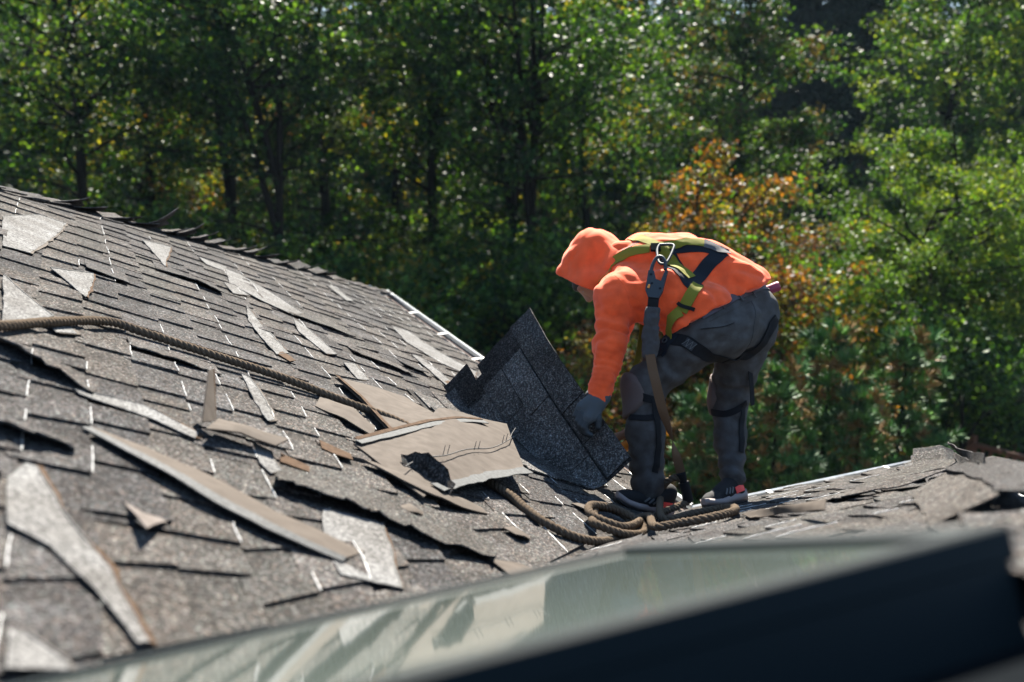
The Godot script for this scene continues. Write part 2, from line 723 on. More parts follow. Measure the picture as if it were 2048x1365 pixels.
func patch(parent: Node3D, left: bool, a: Array, mat: Material, called := "bare_patch", h := 0.0205, jag := 0.004, bead := true, rim := true) -> void:
	# a place where the upper layer is torn off: pale granules, a brown torn rim, a bead of sealant
	var pts := []
	for i in range(0, a.size(), 2):
		pts.append(Vector2(a[i], a[i + 1]))
	var fine := PackedVector2Array()
	for i in pts.size():
		var p: Vector2 = pts[i]
		var q: Vector2 = pts[(i + 1) % pts.size()]
		var m := clampi(int(p.distance_to(q) / 0.05), 1, 9)
		for k in m:
			var x := p.lerp(q, float(k) / m)
			fine.push_back(x + Vector2(rng.randf_range(-jag, jag), rng.randf_range(-jag, jag)) * (1.0 if k > 0 else 0.3))
	var b := MB.new()
	var top := PackedVector3Array()
	for p in fine:
		top.push_back(f_at(left, p.x, p.y, h))
	b.slab(top, NL if left else NR, 0.003)
	var o := part(b, called, mat, parent)
	if rim:
		var rb := MB.new()
		var rt := PackedVector3Array()
		for p in fine:
			rt.push_back(f_at(left, p.x + 0.004 + rng.randf_range(-0.004, 0.008), p.y - 0.009 + rng.randf_range(-0.006, 0.006), h - 0.0015))
		rb.slab(rt, NL if left else NR, 0.003)
		part(rb, "torn_rim", M.rust if rng.randf() < 0.5 else M.under, parent)
	if bead:
		var bb := MB.new()
		var i0 := 0
		var i1 := int(fine.size() * 0.45)
		var path := PackedVector3Array()
		for i in range(i0, i1 + 1):
			path.push_back(f_at(left, fine[i].x, fine[i].y, h + 0.0005))
		if path.size() > 2:
			var rad := []
			for i in path.size():
				rad.append(rng.randf_range(0.0006, 0.0030))
			bb.tube(path, rad, 5)
			part(bb, "sealant_bead", M.bead, parent)

func gutter_run(from0: Vector3, to0: Vector3, raise: float, wide: float, out: Vector3, along: Vector3, miter0: float, miter1: float, house: Node3D) -> void:
	var from := from0 + Vector3.UP * raise
	var to_ := to0 + Vector3.UP * raise
	var prof := [V(-wide, wide * 0.42, 0), V(-wide, -0.085, 0), V(-0.045, -0.09, 0), V(-0.028, -0.06, 0), V(-0.012, -0.05, 0), V(0.0, -0.02, 0), V(0.002, 0.0, 0), V(-0.008, 0.006, 0), V(-0.018, 0.0, 0), V(-0.016, -0.01, 0)]
	var rows := []
	var rows2 := []
	for e in 2:
		var r := PackedVector3Array()
		var r2 := PackedVector3Array()
		for i in prof.size():
			var p: Vector3 = prof[i]
			var base := from + along * (p.x * miter0) if e == 0 else to_ - along * (p.x * miter1)
			r.push_back(base + out * p.x + Vector3.UP * p.y)
			var p2 := p + V(0.0025, 0, 0) if i > 0 and i < 7 else p - V(0, 0.003, 0)
			r2.push_back(base + out * p2.x + Vector3.UP * (p2.y - 0.0015))
		rows.append(r)
		rows2.append(r2)
	var b := MB.new()
	for i in prof.size() - 1:
		b.quad(rows[0][i], rows[0][i + 1], rows[1][i + 1], rows[1][i])
		b.quad(rows2[0][i + 1], rows2[0][i], rows2[1][i], rows2[1][i + 1])
	var g := part(b, "gutter", M.gutter, house)
	var sb := MB.new()
	sb.quad(from - out * (wide - 0.004) - Vector3.UP * 0.030, from + out * -0.012 - Vector3.UP * 0.036, to_ + out * -0.012 - Vector3.UP * 0.036, to_ - out * (wide - 0.004) - Vector3.UP * 0.030)
	part(sb, "grit", M.silt, house)
	var lenx := from.distance_to(to_)
	var k := 0.45
	while k < lenx:
		var h := MB.new()
		h.box(from + along * k - out * (wide * 0.5) + Vector3.UP * 0.003, out * (wide * 0.45), along * 0.012, Vector3.UP * 0.002)
		part(h, "gutter_hanger", M.gutter, g)
		k += 0.78

func build_house() -> void:
	var house := thing("house", V(0, -5.9, 0), "house with worn charcoal shingle roof, torn patches, gutters and a skylight", "house")
	var kk := -CT
	# left slope: from the valley s = -t cos to its hip
	var LW := 5.33
	var left := fill_slope(true, [[-0.225 * CT, 0.225], [LW - 0.225 * CT, 0.225], [LW - 4.3 * CT, 4.3], [-4.3 * CT, 4.3]], -0.004, M.felt, "left_slope", house)
	lay_courses(left, true, 0.235, 4.0, 0.0, kk, LW, kk, 0.20)
	var RW := 1.61
	var right := fill_slope(false, [[-0.16 * CT, 0.16], [RW - 0.16 * CT, 0.16], [RW - 5.2 * CT, 5.2], [-5.2 * CT, 5.2]], -0.004, M.felt, "right_slope", house)
	lay_courses(right, false, 0.17, 4.9, 0.0, kk, RW, kk, 0.10)
	# the slopes beyond the two hips
	var b := MB.new()
	var c0 := L(LW, 0.0, -0.006)
	var up := -(UR + UL) * CT + Vector3.UP * SN
	b.quad(c0, c0 - UR * 5.0, c0 - UR * 5.0 + up * 4.3, c0 + up * 4.3)
	part(b, "far_slope", M.shingle0, house)
	b = MB.new()
	c0 = R(RW, 0.0, -0.006)
	b.quad(c0 - UL * 6.0, c0, c0 + up * 5.2, c0 + up * 5.2 - UL * 2.0)
	part(b, "end_slope", M.shingle0, house)
	# hip caps
	var hip := up.normalized()
	var hn := (NL + (UL * SN + Vector3.UP * CT)).normalized()
	var wa := (-UL * 0.9 + UPL * 0.15 - NL * 0.0).normalized()
	var n := 34
	for i in n:
		var p := L(LW, 0.0, 0.0) + hip * (0.1 + 0.15 * i)
		var lift := absf(rng.randf_range(0.0, 0.012))
		var sl := rng.randf_range(0.0, 0.02)
		if i > 6 and i < 27:
			lift = rng.randf_range(0.0, 0.05)
			sl = rng.randf_range(0.0, 0.075)
		if i in [18, 19, 21]:
			sl += 0.05
			lift += 0.03
		var wl := (hip * 0.1 - UL * 0.75 - UPL * 0.45).normalized()
		wl = (wl - NL * wl.dot(NL)).normalized()
		var wr := (UL * SN * 0.0 + UL * CT - Vector3.UP * SN + UR * 0.2).normalized()
		part(ridge_cap(true, p, hip, wl, wr, hn, lift, sl, rng.randf_range(0.12, 0.155)), "hip_shingle", M["shingle%d" % (rng.randi() % 3)], house)
	var hn2 := (NR + (UR * SN + Vector3.UP * CT)).normalized()
	for i in 32:
		var p := R(RW, 0.0, 0.0) + hip * (0.1 + 0.15 * i)
		var lift := rng.randf_range(0.0, 0.012)
		var sl := rng.randf_range(0.0, 0.015)
		var wl := (-UR * 0.8 - UPR * 0.4).normalized()
		wl = (wl - NR * wl.dot(NR)).normalized()
		var wr := (UR * CT - Vector3.UP * SN + UL * 0.2).normalized()
		if i in [2, 3, 4]:
			lift += 0.05
		part(ridge_cap(false, p, hip, wl, wr, hn2, lift, sl, 0.14), "hip_shingle", M["shingle%d" % (rng.randi() % 5)], house)
	# gutters with a mitre in the inside corner
	gutter_run(V(0, 0, 0), UL * LW, 0.034, 0.185, UR, UL, 1.0, 0.0, house)
	gutter_run(V(0, 0, 0), UR * RW, 0.022, 0.135, UL, UR, 1.0, -1.0, house)
	gutter_run(UR * RW, UR * RW - UL * 5.0, 0.018, 0.115, UR, -UL, -1.0, 0.0, house)
	b = MB.new()
	b.box(UL * (LW + 0.002) + UR * -0.093 + Vector3.UP * -0.008, UR * 0.095, UL * 0.002, Vector3.UP * 0.045)
	part(b, "gutter_end", M.gutter, house)
	b = MB.new()
	b.box(UL * (LW * 0.5) + UR * -0.20 + Vector3.UP * -0.05, UL * (LW * 0.5), UR * 0.01, Vector3.UP * 0.10)
	part(b, "fascia", M.wall, house)
	b = MB.new()
	b.box(UR * (RW * 0.5) + UL * -0.15 + Vector3.UP * -0.06, UR * (RW * 0.5), UL * 0.01, Vector3.UP * 0.09)
	part(b, "fascia", M.wall, house)
	# walls under the eaves
	b = MB.new()
	b.box(UL * 0.5 + UR * -0.6 + UL * 2.0 + Vector3.UP * -3.1, UL * 2.6, UR * 0.1, Vector3.UP * 2.85)
	part(b, "wall", M.wall, house)
	b = MB.new()
	b.box(UR * 0.3 + UL * -0.6 + Vector3.UP * -3.1, UR * 0.9, UL * 0.1, Vector3.UP * 2.85)
	part(b, "wall", M.wall, house)
	b = MB.new()
	b.box(UR * 1.15 + UL * -3.6 + Vector3.UP * -3.1, UL * 3.0, UR * 0.1, Vector3.UP * 2.85)
	part(b, "wall", M.wall, house)

	# torn places on the left slope
	for a in [
		[1.22, 3.34, 1.70, 3.19, 1.74, 3.06, 1.19, 3.11, 0.53, 3.20, 0.48, 3.30],
		[2.23, 2.63, 2.40, 2.45, 1.53, 2.56],
		[0.36, 3.12, 0.57, 2.95, 0.35, 2.96, 0.03, 2.99],
		[-0.07, 3.27, -0.31, 3.17, -0.45, 3.10, -0.61, 3.16, -0.72, 3.24],
		[2.36, 2.11, 2.35, 2.01, 2.04, 1.87, 1.68, 1.75, 1.48, 1.85, 1.58, 2.02, 1.80, 2.17],
		[1.75, 2.21, 1.79, 2.14, 1.59, 2.09, 1.46, 2.20],
		[1.21, 2.17, 0.94, 2.17, 0.31, 2.13, 0.19, 2.21, 0.51, 2.23, 0.81, 2.23],
		[1.37, 1.88, 1.15, 1.83, 0.72, 1.79, 0.63, 1.87, 0.97, 1.93],
		[2.67, 0.85, 2.74, 0.69, 2.22, 0.62, 1.93, 0.46, 1.63, 0.61, 1.75, 0.80, 2.11, 0.92],
		[1.64, 1.05, 1.73, 0.95, 1.16, 0.97, 0.97, 1.07],
		[3.87, 1.00, 3.29, 0.97, 3.16, 1.06, 3.65, 1.08],
		[2.44, 2.27, 2.46, 2.09, 2.23, 2.14, 2.23, 2.25],
		[-1.80, 3.14, -1.80, 3.12, -1.99, 3.07, -2.19, 2.99, -2.41, 2.94, -2.42, 2.96, -2.27, 3.02, -2.15, 3.09, -2.10, 3.16, -1.90, 3.17],
		[-2.45, 3.12, -2.51, 3.06, -2.53, 3.06, -2.55, 3.14, -2.45, 3.14],
		[-1.57, 2.27, -1.97, 2.35, -1.97, 2.50, -1.81, 2.50, -1.58, 2.44],
		[-0.38, 2.46, -0.40, 2.43, -0.67, 2.42, -0.87, 2.43, -0.91, 2.46, -0.72, 2.47],
		[-1.19, 2.56, -1.23, 2.52, -1.37, 2.51, -1.42, 2.55, -1.36, 2.57],
		[-1.19, 3.04, -1.15, 2.86, -1.25, 2.72, -1.31, 2.74, -1.25, 2.84, -1.22, 3.03],
		[-0.56, 3.12, -0.49, 3.06, -0.58, 3.03, -0.65, 3.09],
		[0.56, 1.80, 0.63, 1.72, 0.34, 1.73, 0.27, 1.81]]:
		patch(left, true, a, M.pale)
	for a in [[-1.22, 2.48, -1.26, 2.40, -1.32, 2.42, -1.30, 2.50], [-0.95, 2.30, -1.0, 2.2, -1.06, 2.21, -1.04, 2.31], [0.30, 2.16, 0.2, 2.12, 0.14, 2.16, 0.2, 2.2], [1.15, 0.99, 1.08, 0.96, 1.0, 1.02, 1.06, 1.05]]:
		patch(left, true, a, M.rust, "rust_stain", 0.0212, 0.012, false, false)
	# lifted and torn edges that belong to the roof
	flap(left, true, [-1.52, 2.58, 0.045, -1.55, 2.51, 0.055, -1.57, 2.40, 0.055, -1.57, 2.29, 0.045, -1.63, 2.18, 0.045, -1.64, 1.97, 0.035], [-1.28, 2.49, 0.014, -1.21, 2.36, 0.014, -1.19, 2.19, 0.014, -1.28, 2.03, 0.014, -1.41, 1.90, 0.014, -1.49, 1.87, 0.014], M.shingle3, "torn_layer", 0.012)
	flap(left, true, [-1.02, 3.24, 0.05, -1.12, 3.14, 0.055, -1.20, 3.00, 0.03], [-0.87, 3.26, 0.014, -0.90, 3.12, 0.014, -1.05, 2.97, 0.014], M.shingle1, "lifted_tab", 0.008)
	flap(left, true, [-1.66, 3.22, 0.05, -1.68, 3.13, 0.045, -1.66, 3.04, 0.03], [-1.52, 3.22, 0.014, -1.54, 3.13, 0.014, -1.57, 3.04, 0.014], M.shingle0, "lifted_tab", 0.008)
	flap(left, true, [-1.95, 3.30, 0.09, -1.98, 3.19, 0.06], [-1.74, 3.34, 0.014, -1.78, 3.17, 0.014], M.shingle2, "lifted_tab", 0.006)
	flap(left, true, [-0.50, 2.86, 0.022, -0.52, 2.70, 0.03, -0.50, 2.55, 0.02], [-0.36, 2.86, 0.014, -0.36, 2.7, 0.014, -0.36, 2.55, 0.014], M.shingle1, "lifted_tab", 0.004)
	flap(left, true, [0.62, 2.98, 0.03, 0.60, 2.80, 0.03], [0.90, 2.98, 0.014, 0.90, 2.80, 0.014], M.shingle0, "lifted_tab", 0.003)
	flap(left, true, [1.50, 1.86, 0.02, 1.46, 1.62, 0.035, 1.52, 1.45, 0.02], [1.9, 1.85, 0.014, 1.85, 1.62, 0.014, 1.8, 1.45, 0.014], M.shingle3, "lifted_tab", 0.01)
	flap(left, true, [0.93, 1.62, 0.03, 0.90, 1.45, 0.035, 0.92, 1.30, 0.02], [1.15, 1.62, 0.014, 1.15, 1.45, 0.014, 1.12, 1.30, 0.014], M.shingle1, "lifted_tab", 0.008)
	flap(left, true, [1.12, 1.28, 0.03, 1.10, 1.13, 0.03], [1.4, 1.28, 0.014, 1.4, 1.12, 0.014], M.shingle2, "lifted_tab", 0.008)
	flap(left, true, [1.35, 2.62, 0.02, 1.33, 2.42, 0.04, 1.30, 2.28, 0.03], [1.6, 2.62, 0.014, 1.6, 2.42, 0.014, 1.55, 2.28, 0.014], M.shingle0, "lifted_tab", 0.004)
	# layers that stand up on the right slope
	flap(right, false, [-0.44, 2.01, 0.022, -0.81, 2.43, 0.018, -1.12, 2.78, 0.012], [-0.32, 2.07, 0.066, -0.90, 2.73, 0.070, -1.05, 2.91, 0.056], M.shingle4, "lifted_layer", 0.008)
	flap(right, false, [-0.33, 2.05, 0.072, -0.89, 2.72, 0.076, -1.04, 2.90, 0.062], [-0.10, 2.02, 0.075, -0.60, 2.60, 0.075, -1.10, 3.08, 0.06], M.shingle2, "lifted_layer", 0.006)
	flap(right, false, [-0.40, 1.50, 0.014, -0.44, 1.70, 0.030, -0.28, 1.82, 0.034], [-0.22, 1.42, 0.020, -0.22, 1.66, 0.050, -0.10, 1.84, 0.055], M.shingle1, "lifted_layer", 0.010)
	flap(right, false, [-0.19, 1.40, 0.016, -0.09, 1.50, 0.034, 0.09, 1.62, 0.045], [0.12, 1.20, 0.040, 0.26, 1.32, 0.055, 0.33, 1.48, 0.060], M.shingle3, "lifted_layer", 0.010)
	flap(right, false, [0.87, 0.87, 0.108, 0.30, 1.48, 0.100, -0.39, 2.26, 0.100], [0.86, 0.88, 0.100, 0.28, 1.52, 0.070, -0.42, 2.26, 0.055], M.shingle0, "lifted_layer", 0.006)
	flap(right, false, [0.36, 1.41, 0.082, -0.05, 1.85, 0.080, -0.40, 2.25, 0.080], [0.34, 1.42, 0.076, -0.08, 1.86, 0.050, -0.44, 2.25, 0.040], M.shingle2, "lifted_layer", 0.006)

	# skylight on the right slope
	var s0 := -2.98
	var s1 := -1.935
	var t0 := 3.07
	var t1 := 3.755
	var top := 0.125
	var sky := MB.new()
	var so := (s0 + s1) * 0.5
	var to := (t0 + t1) * 0.5
	sky.box(R(so, t0 + 0.014, 0.045), UR * (s1 - s0) * 0.49, UPR * 0.012, NR * 0.05)
	sky.box(R(so, t1 - 0.02, 0.045), UR * (s1 - s0) * 0.49, UPR * 0.018, NR * 0.05)
	sky.box(R(s0 + 0.03, to, 0.045), UR * 0.018, UPR * (t1 - t0) * 0.44, NR * 0.05)
	sky.box(R(s1 - 0.03, to, 0.045), UR * 0.018, UPR * (t1 - t0) * 0.44, NR * 0.05)
	var sl_ := part(sky, "skylight", M.curb, house)
	for e in [[R(so, t0 + 0.010, top - 0.018), UR * (s1 - s0) * 0.5, UPR * 0.010], [R(so, t1 - 0.014, top - 0.016), UR * (s1 - s0) * 0.5, UPR * 0.014], [R(s0 + 0.022, to, top - 0.0165), UR * 0.022, UPR * ((t1 - t0) * 0.5 - 0.030)], [R(s1 - 0.022, to, top - 0.0165), UR * 0.022, UPR * ((t1 - t0) * 0.5 - 0.030)]]:
		var fr := MB.new()
		fr.bevel_box(e[0], e[1], e[2], NR * 0.016, 0.003)
		part(fr, "frame_rail", M.curb, sl_)
	var pane := MB.new()
	pane.box(R(so, to, top - 0.012), UR * ((s1 - s0) * 0.5 - 0.04), UPR * ((t1 - t0) * 0.5 - 0.018), NR * 0.004)
	part(pane, "glass_pane", M.glass, sl_)
	var flash := MB.new()
	flash.box(R(so, t1 + 0.22, 0.022), UR * ((s1 - s0) * 0.5 + 0.09), UPR * 0.23, NR * 0.003)
	part(flash, "flashing", M.matte_black, sl_)
	flash = MB.new()
	flash.quad(R(s1 - 0.012, t0, 0.088), R(s1 + 0.075, t0 - 0.02, 0.020), R(s1 + 0.075, t1 + 0.13, 0.020), R(s1 - 0.012, t1, 0.088))
	part(flash, "flashing", M.matte_black, sl_)

func flap(parent: Node3D, left: bool, edge: Array, back: Array, mat: Material, called: String, jag: float) -> MeshInstance3D:
	# a layer whose edge stands up: two rows of (s, t, h), joined by a curved sheet
	var ne := edge.size() / 3
	var m := (ne - 1) * 6 + 1
	var rows := []
	for j in 4:
		rows.append(PackedVector3Array())
	for i in m:
		var x := float(i) / (m - 1) * (ne - 1)
		var k := mini(int(x), ne - 2)
		var f := x - k
		var a := V(edge[k * 3], edge[k * 3 + 1], edge[k * 3 + 2]).lerp(V(edge[k * 3 + 3], edge[k * 3 + 4], edge[k * 3 + 5]), f)
		var z := V(back[k * 3], back[k * 3 + 1], back[k * 3 + 2]).lerp(V(back[k * 3 + 3], back[k * 3 + 4], back[k * 3 + 5]), f)
		a += V(rng.randf_range(-jag, jag), rng.randf_range(-jag, jag), rng.randf_range(-jag, jag) * 0.4)
		for j in 4:
			var v := j / 3.0
			var q := a.lerp(z, v)
			if a.z > z.z:
				q.z = lerpf(z.z, a.z, (1.0 - v) * (1.0 - v))
			rows[j].push_back(f_at(left, q.x, q.y, q.z))
	if (rows[0][1] - rows[0][0]).cross(rows[1][0] - rows[0][0]).dot(NL if left else NR) < 0.0:
		for j in 4:
			rows[j].reverse()
	var b := MB.new()
	b.sheet(rows, 0.004)
	return part(b, called, mat, parent)

# ------------------------------------------------------------------ woods
func leaf_quad(b: MB, p: Vector3, d: Vector3, nrm: Vector3, size: float, col: Color, wide := 0.36) -> void:
	var w := d.cross(nrm).normalized() * size * wide
	var k := b.v.size()
	var nn := nrm.normalized()
	var e := p + d * size
	var m := p + d * size * 0.45
	b.v.push_back(p); b.v.push_back(m + w - nn * size * 0.08); b.v.push_back(e); b.v.push_back(m - w - nn * size * 0.08)
	for i in 4:
		b.n.push_back(nn)
		b.c.push_back(col * 3.333)
	b.ix.push_back(k); b.ix.push_back(k + 2); b.ix.push_back(k + 1)
	b.ix.push_back(k); b.ix.push_back(k + 3); b.ix.push_back(k + 2)

func rand_dir() -> Vector3:
	var z := rng.randf_range(-1.0, 1.0)
	var a := rng.randf() * TAU
	var r := sqrt(1.0 - z * z)
	return V(r * cos(a), z, r * sin(a))

func cluster(b: MB, o: Vector3, radius: float, count: int, size: float, palette: Array) -> void:
	var base: Color = palette[rng.randi() % palette.size()] * rng.randf_range(0.55, 1.5)  # tone spread per clump paints in sunlit and dark leaf groups
	for i in count:
		var p := o + rand_dir() * radius * pow(rng.randf(), 0.5) * V(1, 0.75, 1)
		var d := (rand_dir() + V(0, -0.5, 0)).normalized()
		var nn := (rand_dir() + V(0, 0.9, 0)).normalized()
		nn = (nn - d * nn.dot(d)).normalized()
		var t := rng.randf_range(0.55, 1.5)
		var c := base * t
		if rng.randf() < 0.15:
			c = palette[rng.randi() % palette.size()] * t
		leaf_quad(b, p, d, nn, size * rng.randf_range(0.7, 1.3), c)

func bend(a: Vector3, z: Vector3, n: int, amp: float) -> PackedVector3Array:
	var p := PackedVector3Array()
	var o1 := rand_dir() * amp
	var o2 := rand_dir() * amp * 0.6
	for i in n + 1:
		var k := float(i) / n
		p.push_back(a.lerp(z, k) + o1 * sin(k * PI) + o2 * sin(k * TAU))
	return p

# H height, hb lowest limb, spread limb length, forks trunk forks, leaves per cluster, shape 0 broad 1 conical
func tree_meshes(H: float, hb: float, spread: float, limbs: int, per: int, size: float, rad: float, palette: Array, forks: int, dense := 1.0) -> Array:
	var tb := MB.new()
	var cb := MB.new()
	var stems := []
	var main := bend(V(0, -0.3, 0), V(rng.randf_range(-0.6, 0.6), H, rng.randf_range(-0.6, 0.6)), 14, 0.35)
	stems.append(main)
	var rr := []
	for i in 15:
		rr.append(rad * (1.0 - 0.92 * pow(i / 14.0, 0.8)))
	tb.tube(main, rr, 9, false)
	for f in forks:
		var k := rng.randf_range(0.25, 0.45)
		var o := main[int(k * 14)]
		var d := V(rng.randf_range(-1, 1), 2.4, rng.randf_range(-1, 1)).normalized()
		var st := bend(o, o + d * H * 0.6, 10, 0.3)
		var r2 := []
		for i in 11:
			r2.append(rad * 0.62 * (1.0 - 0.9 * i / 10.0))
		tb.tube(st, r2, 7, false)
		stems.append(st)
	for i in limbs:
		var st: PackedVector3Array = stems[i % stems.size()]
		var lo := hb / H if st == main else 0.15
		var k := lerpf(lo, 0.97, pow((i + rng.randf()) / limbs, 2.0))
		var x := k * (st.size() - 1)
		var o := st[int(x)].lerp(st[mini(int(x) + 1, st.size() - 1)], x - int(x))
		var a := i * 2.399 + rng.randf_range(-0.4, 0.4)
		var prof := sin(clampf((o.y - hb) / maxf(H - hb, 0.1), 0.05, 1.0) * 2.6 + 0.45)
		var ln := spread * maxf(0.3, prof) * rng.randf_range(0.7, 1.15)
		var d := V(cos(a), rng.randf_range(0.1, 0.75), sin(a)).normalized()
		var lp := bend(o, o + d * ln, 6, ln * 0.09)
		var r3 := []
		for q in 7:
			r3.append(rad * 0.26 * (1.0 - 0.85 * q / 6.0))
		tb.tube(lp, r3, 5, false)
		for q in 5:
			var e := lp[2 + mini(q, 4)]
			if q > 0 and rng.randf() < 0.8:
				var td := (d + rand_dir() * 0.9).normalized()
				var tl := ln * rng.randf_range(0.2, 0.45)
				var tw := PackedVector3Array([e, e + td * tl * 0.5 + rand_dir() * 0.05, e + td * tl])
				tb.tube(tw, [rad * 0.08, rad * 0.05, rad * 0.02], 4, false)
				cluster(cb, tw[2], size * 3.6, int(per * 0.8), size, palette)
				if rng.randf() < dense:
					cluster(cb, tw[1], size * 3.2, int(per * 0.5), size, palette)
			cluster(cb, e + rand_dir() * 0.15, size * 3.8, per, size, palette)
	return [tb.mesh(), cb.mesh()]

func conifer_meshes(H: float, spread: float, whorls: int, rad: float, palette: Array, tuft: float) -> Array:
	var tb := MB.new()
	var cb := MB.new()
	tb.tube(PackedVector3Array([V(0, -0.3, 0), V(0, H * 0.5, 0), V(0, H, 0)]), [rad, rad * 0.6, rad * 0.08], 8, false)
	for w in whorls:
		var k := float(w) / whorls
		var y := H * lerpf(0.06, 0.97, k)
		var ln := spread * (1.0 - k) + 0.15
		var nb := 6
		for i in nb:
			var a := i * TAU / nb + w * 0.7 + rng.randf_range(-0.3, 0.3)
			var d := V(cos(a), rng.randf_range(0.0, 0.45), sin(a)).normalized()
			var l2 := ln * rng.randf_range(0.75, 1.15)
			var o := V(0, y, 0)
			tb.tube(PackedVector3Array([o, o + d * l2 * 0.5, o + d * l2 + V(0, l2 * 0.12, 0)]), [rad * 0.22, rad * 0.14, rad * 0.05], 4, false)
			var m := maxi(3, int(l2 / tuft * 1.3))
			for q in m:
				var kk := (q + 1.0) / m
				var c := o + d * l2 * kk + V(0, l2 * 0.12 * kk * kk, 0) + rand_dir() * tuft * 0.35
				var base: Color = palette[rng.randi() % palette.size()]
				for t in 26:
					var dd := (rand_dir() * 0.9 + d * 0.5 + V(0, 0.65, 0)).normalized()
					var nn := dd.cross(rand_dir()).normalized()
					leaf_quad(cb, c, dd, nn, tuft * rng.randf_range(0.6, 1.0), base * rng.randf_range(0.7, 1.3), 0.055)

	return [tb.mesh(), cb.mesh()]

func plant(called: String, kind: Array, mat: Material, at: Vector3, turn: float, sc: float, label: String, category: String, group: String) -> Node3D:
	var o := thing(called, at, label, category, group)
	o.rotation.y = turn
	o.scale = Vector3.ONE * sc
	var names := ["trunk", "crown"] if category == "tree" else ["stem", "foliage"]
	for i in 2:
		var m := MeshInstance3D.new()
		m.mesh = kind[i]
		m.name = names[i]
		m.material_override = null
		m.mesh.surface_set_material(0, M.bark if i == 0 else mat)
		o.add_child(m, true)
	return o

func ray_place(px: float, d: float) -> Vector3:   # a spot on the ground given as bearing (photo column) and distance
	var x := -0.9006 + (px - 1024.0) / 1991.0 * d
	var z := 4.581 - d
	return V(x, ground_at(x, z), z)

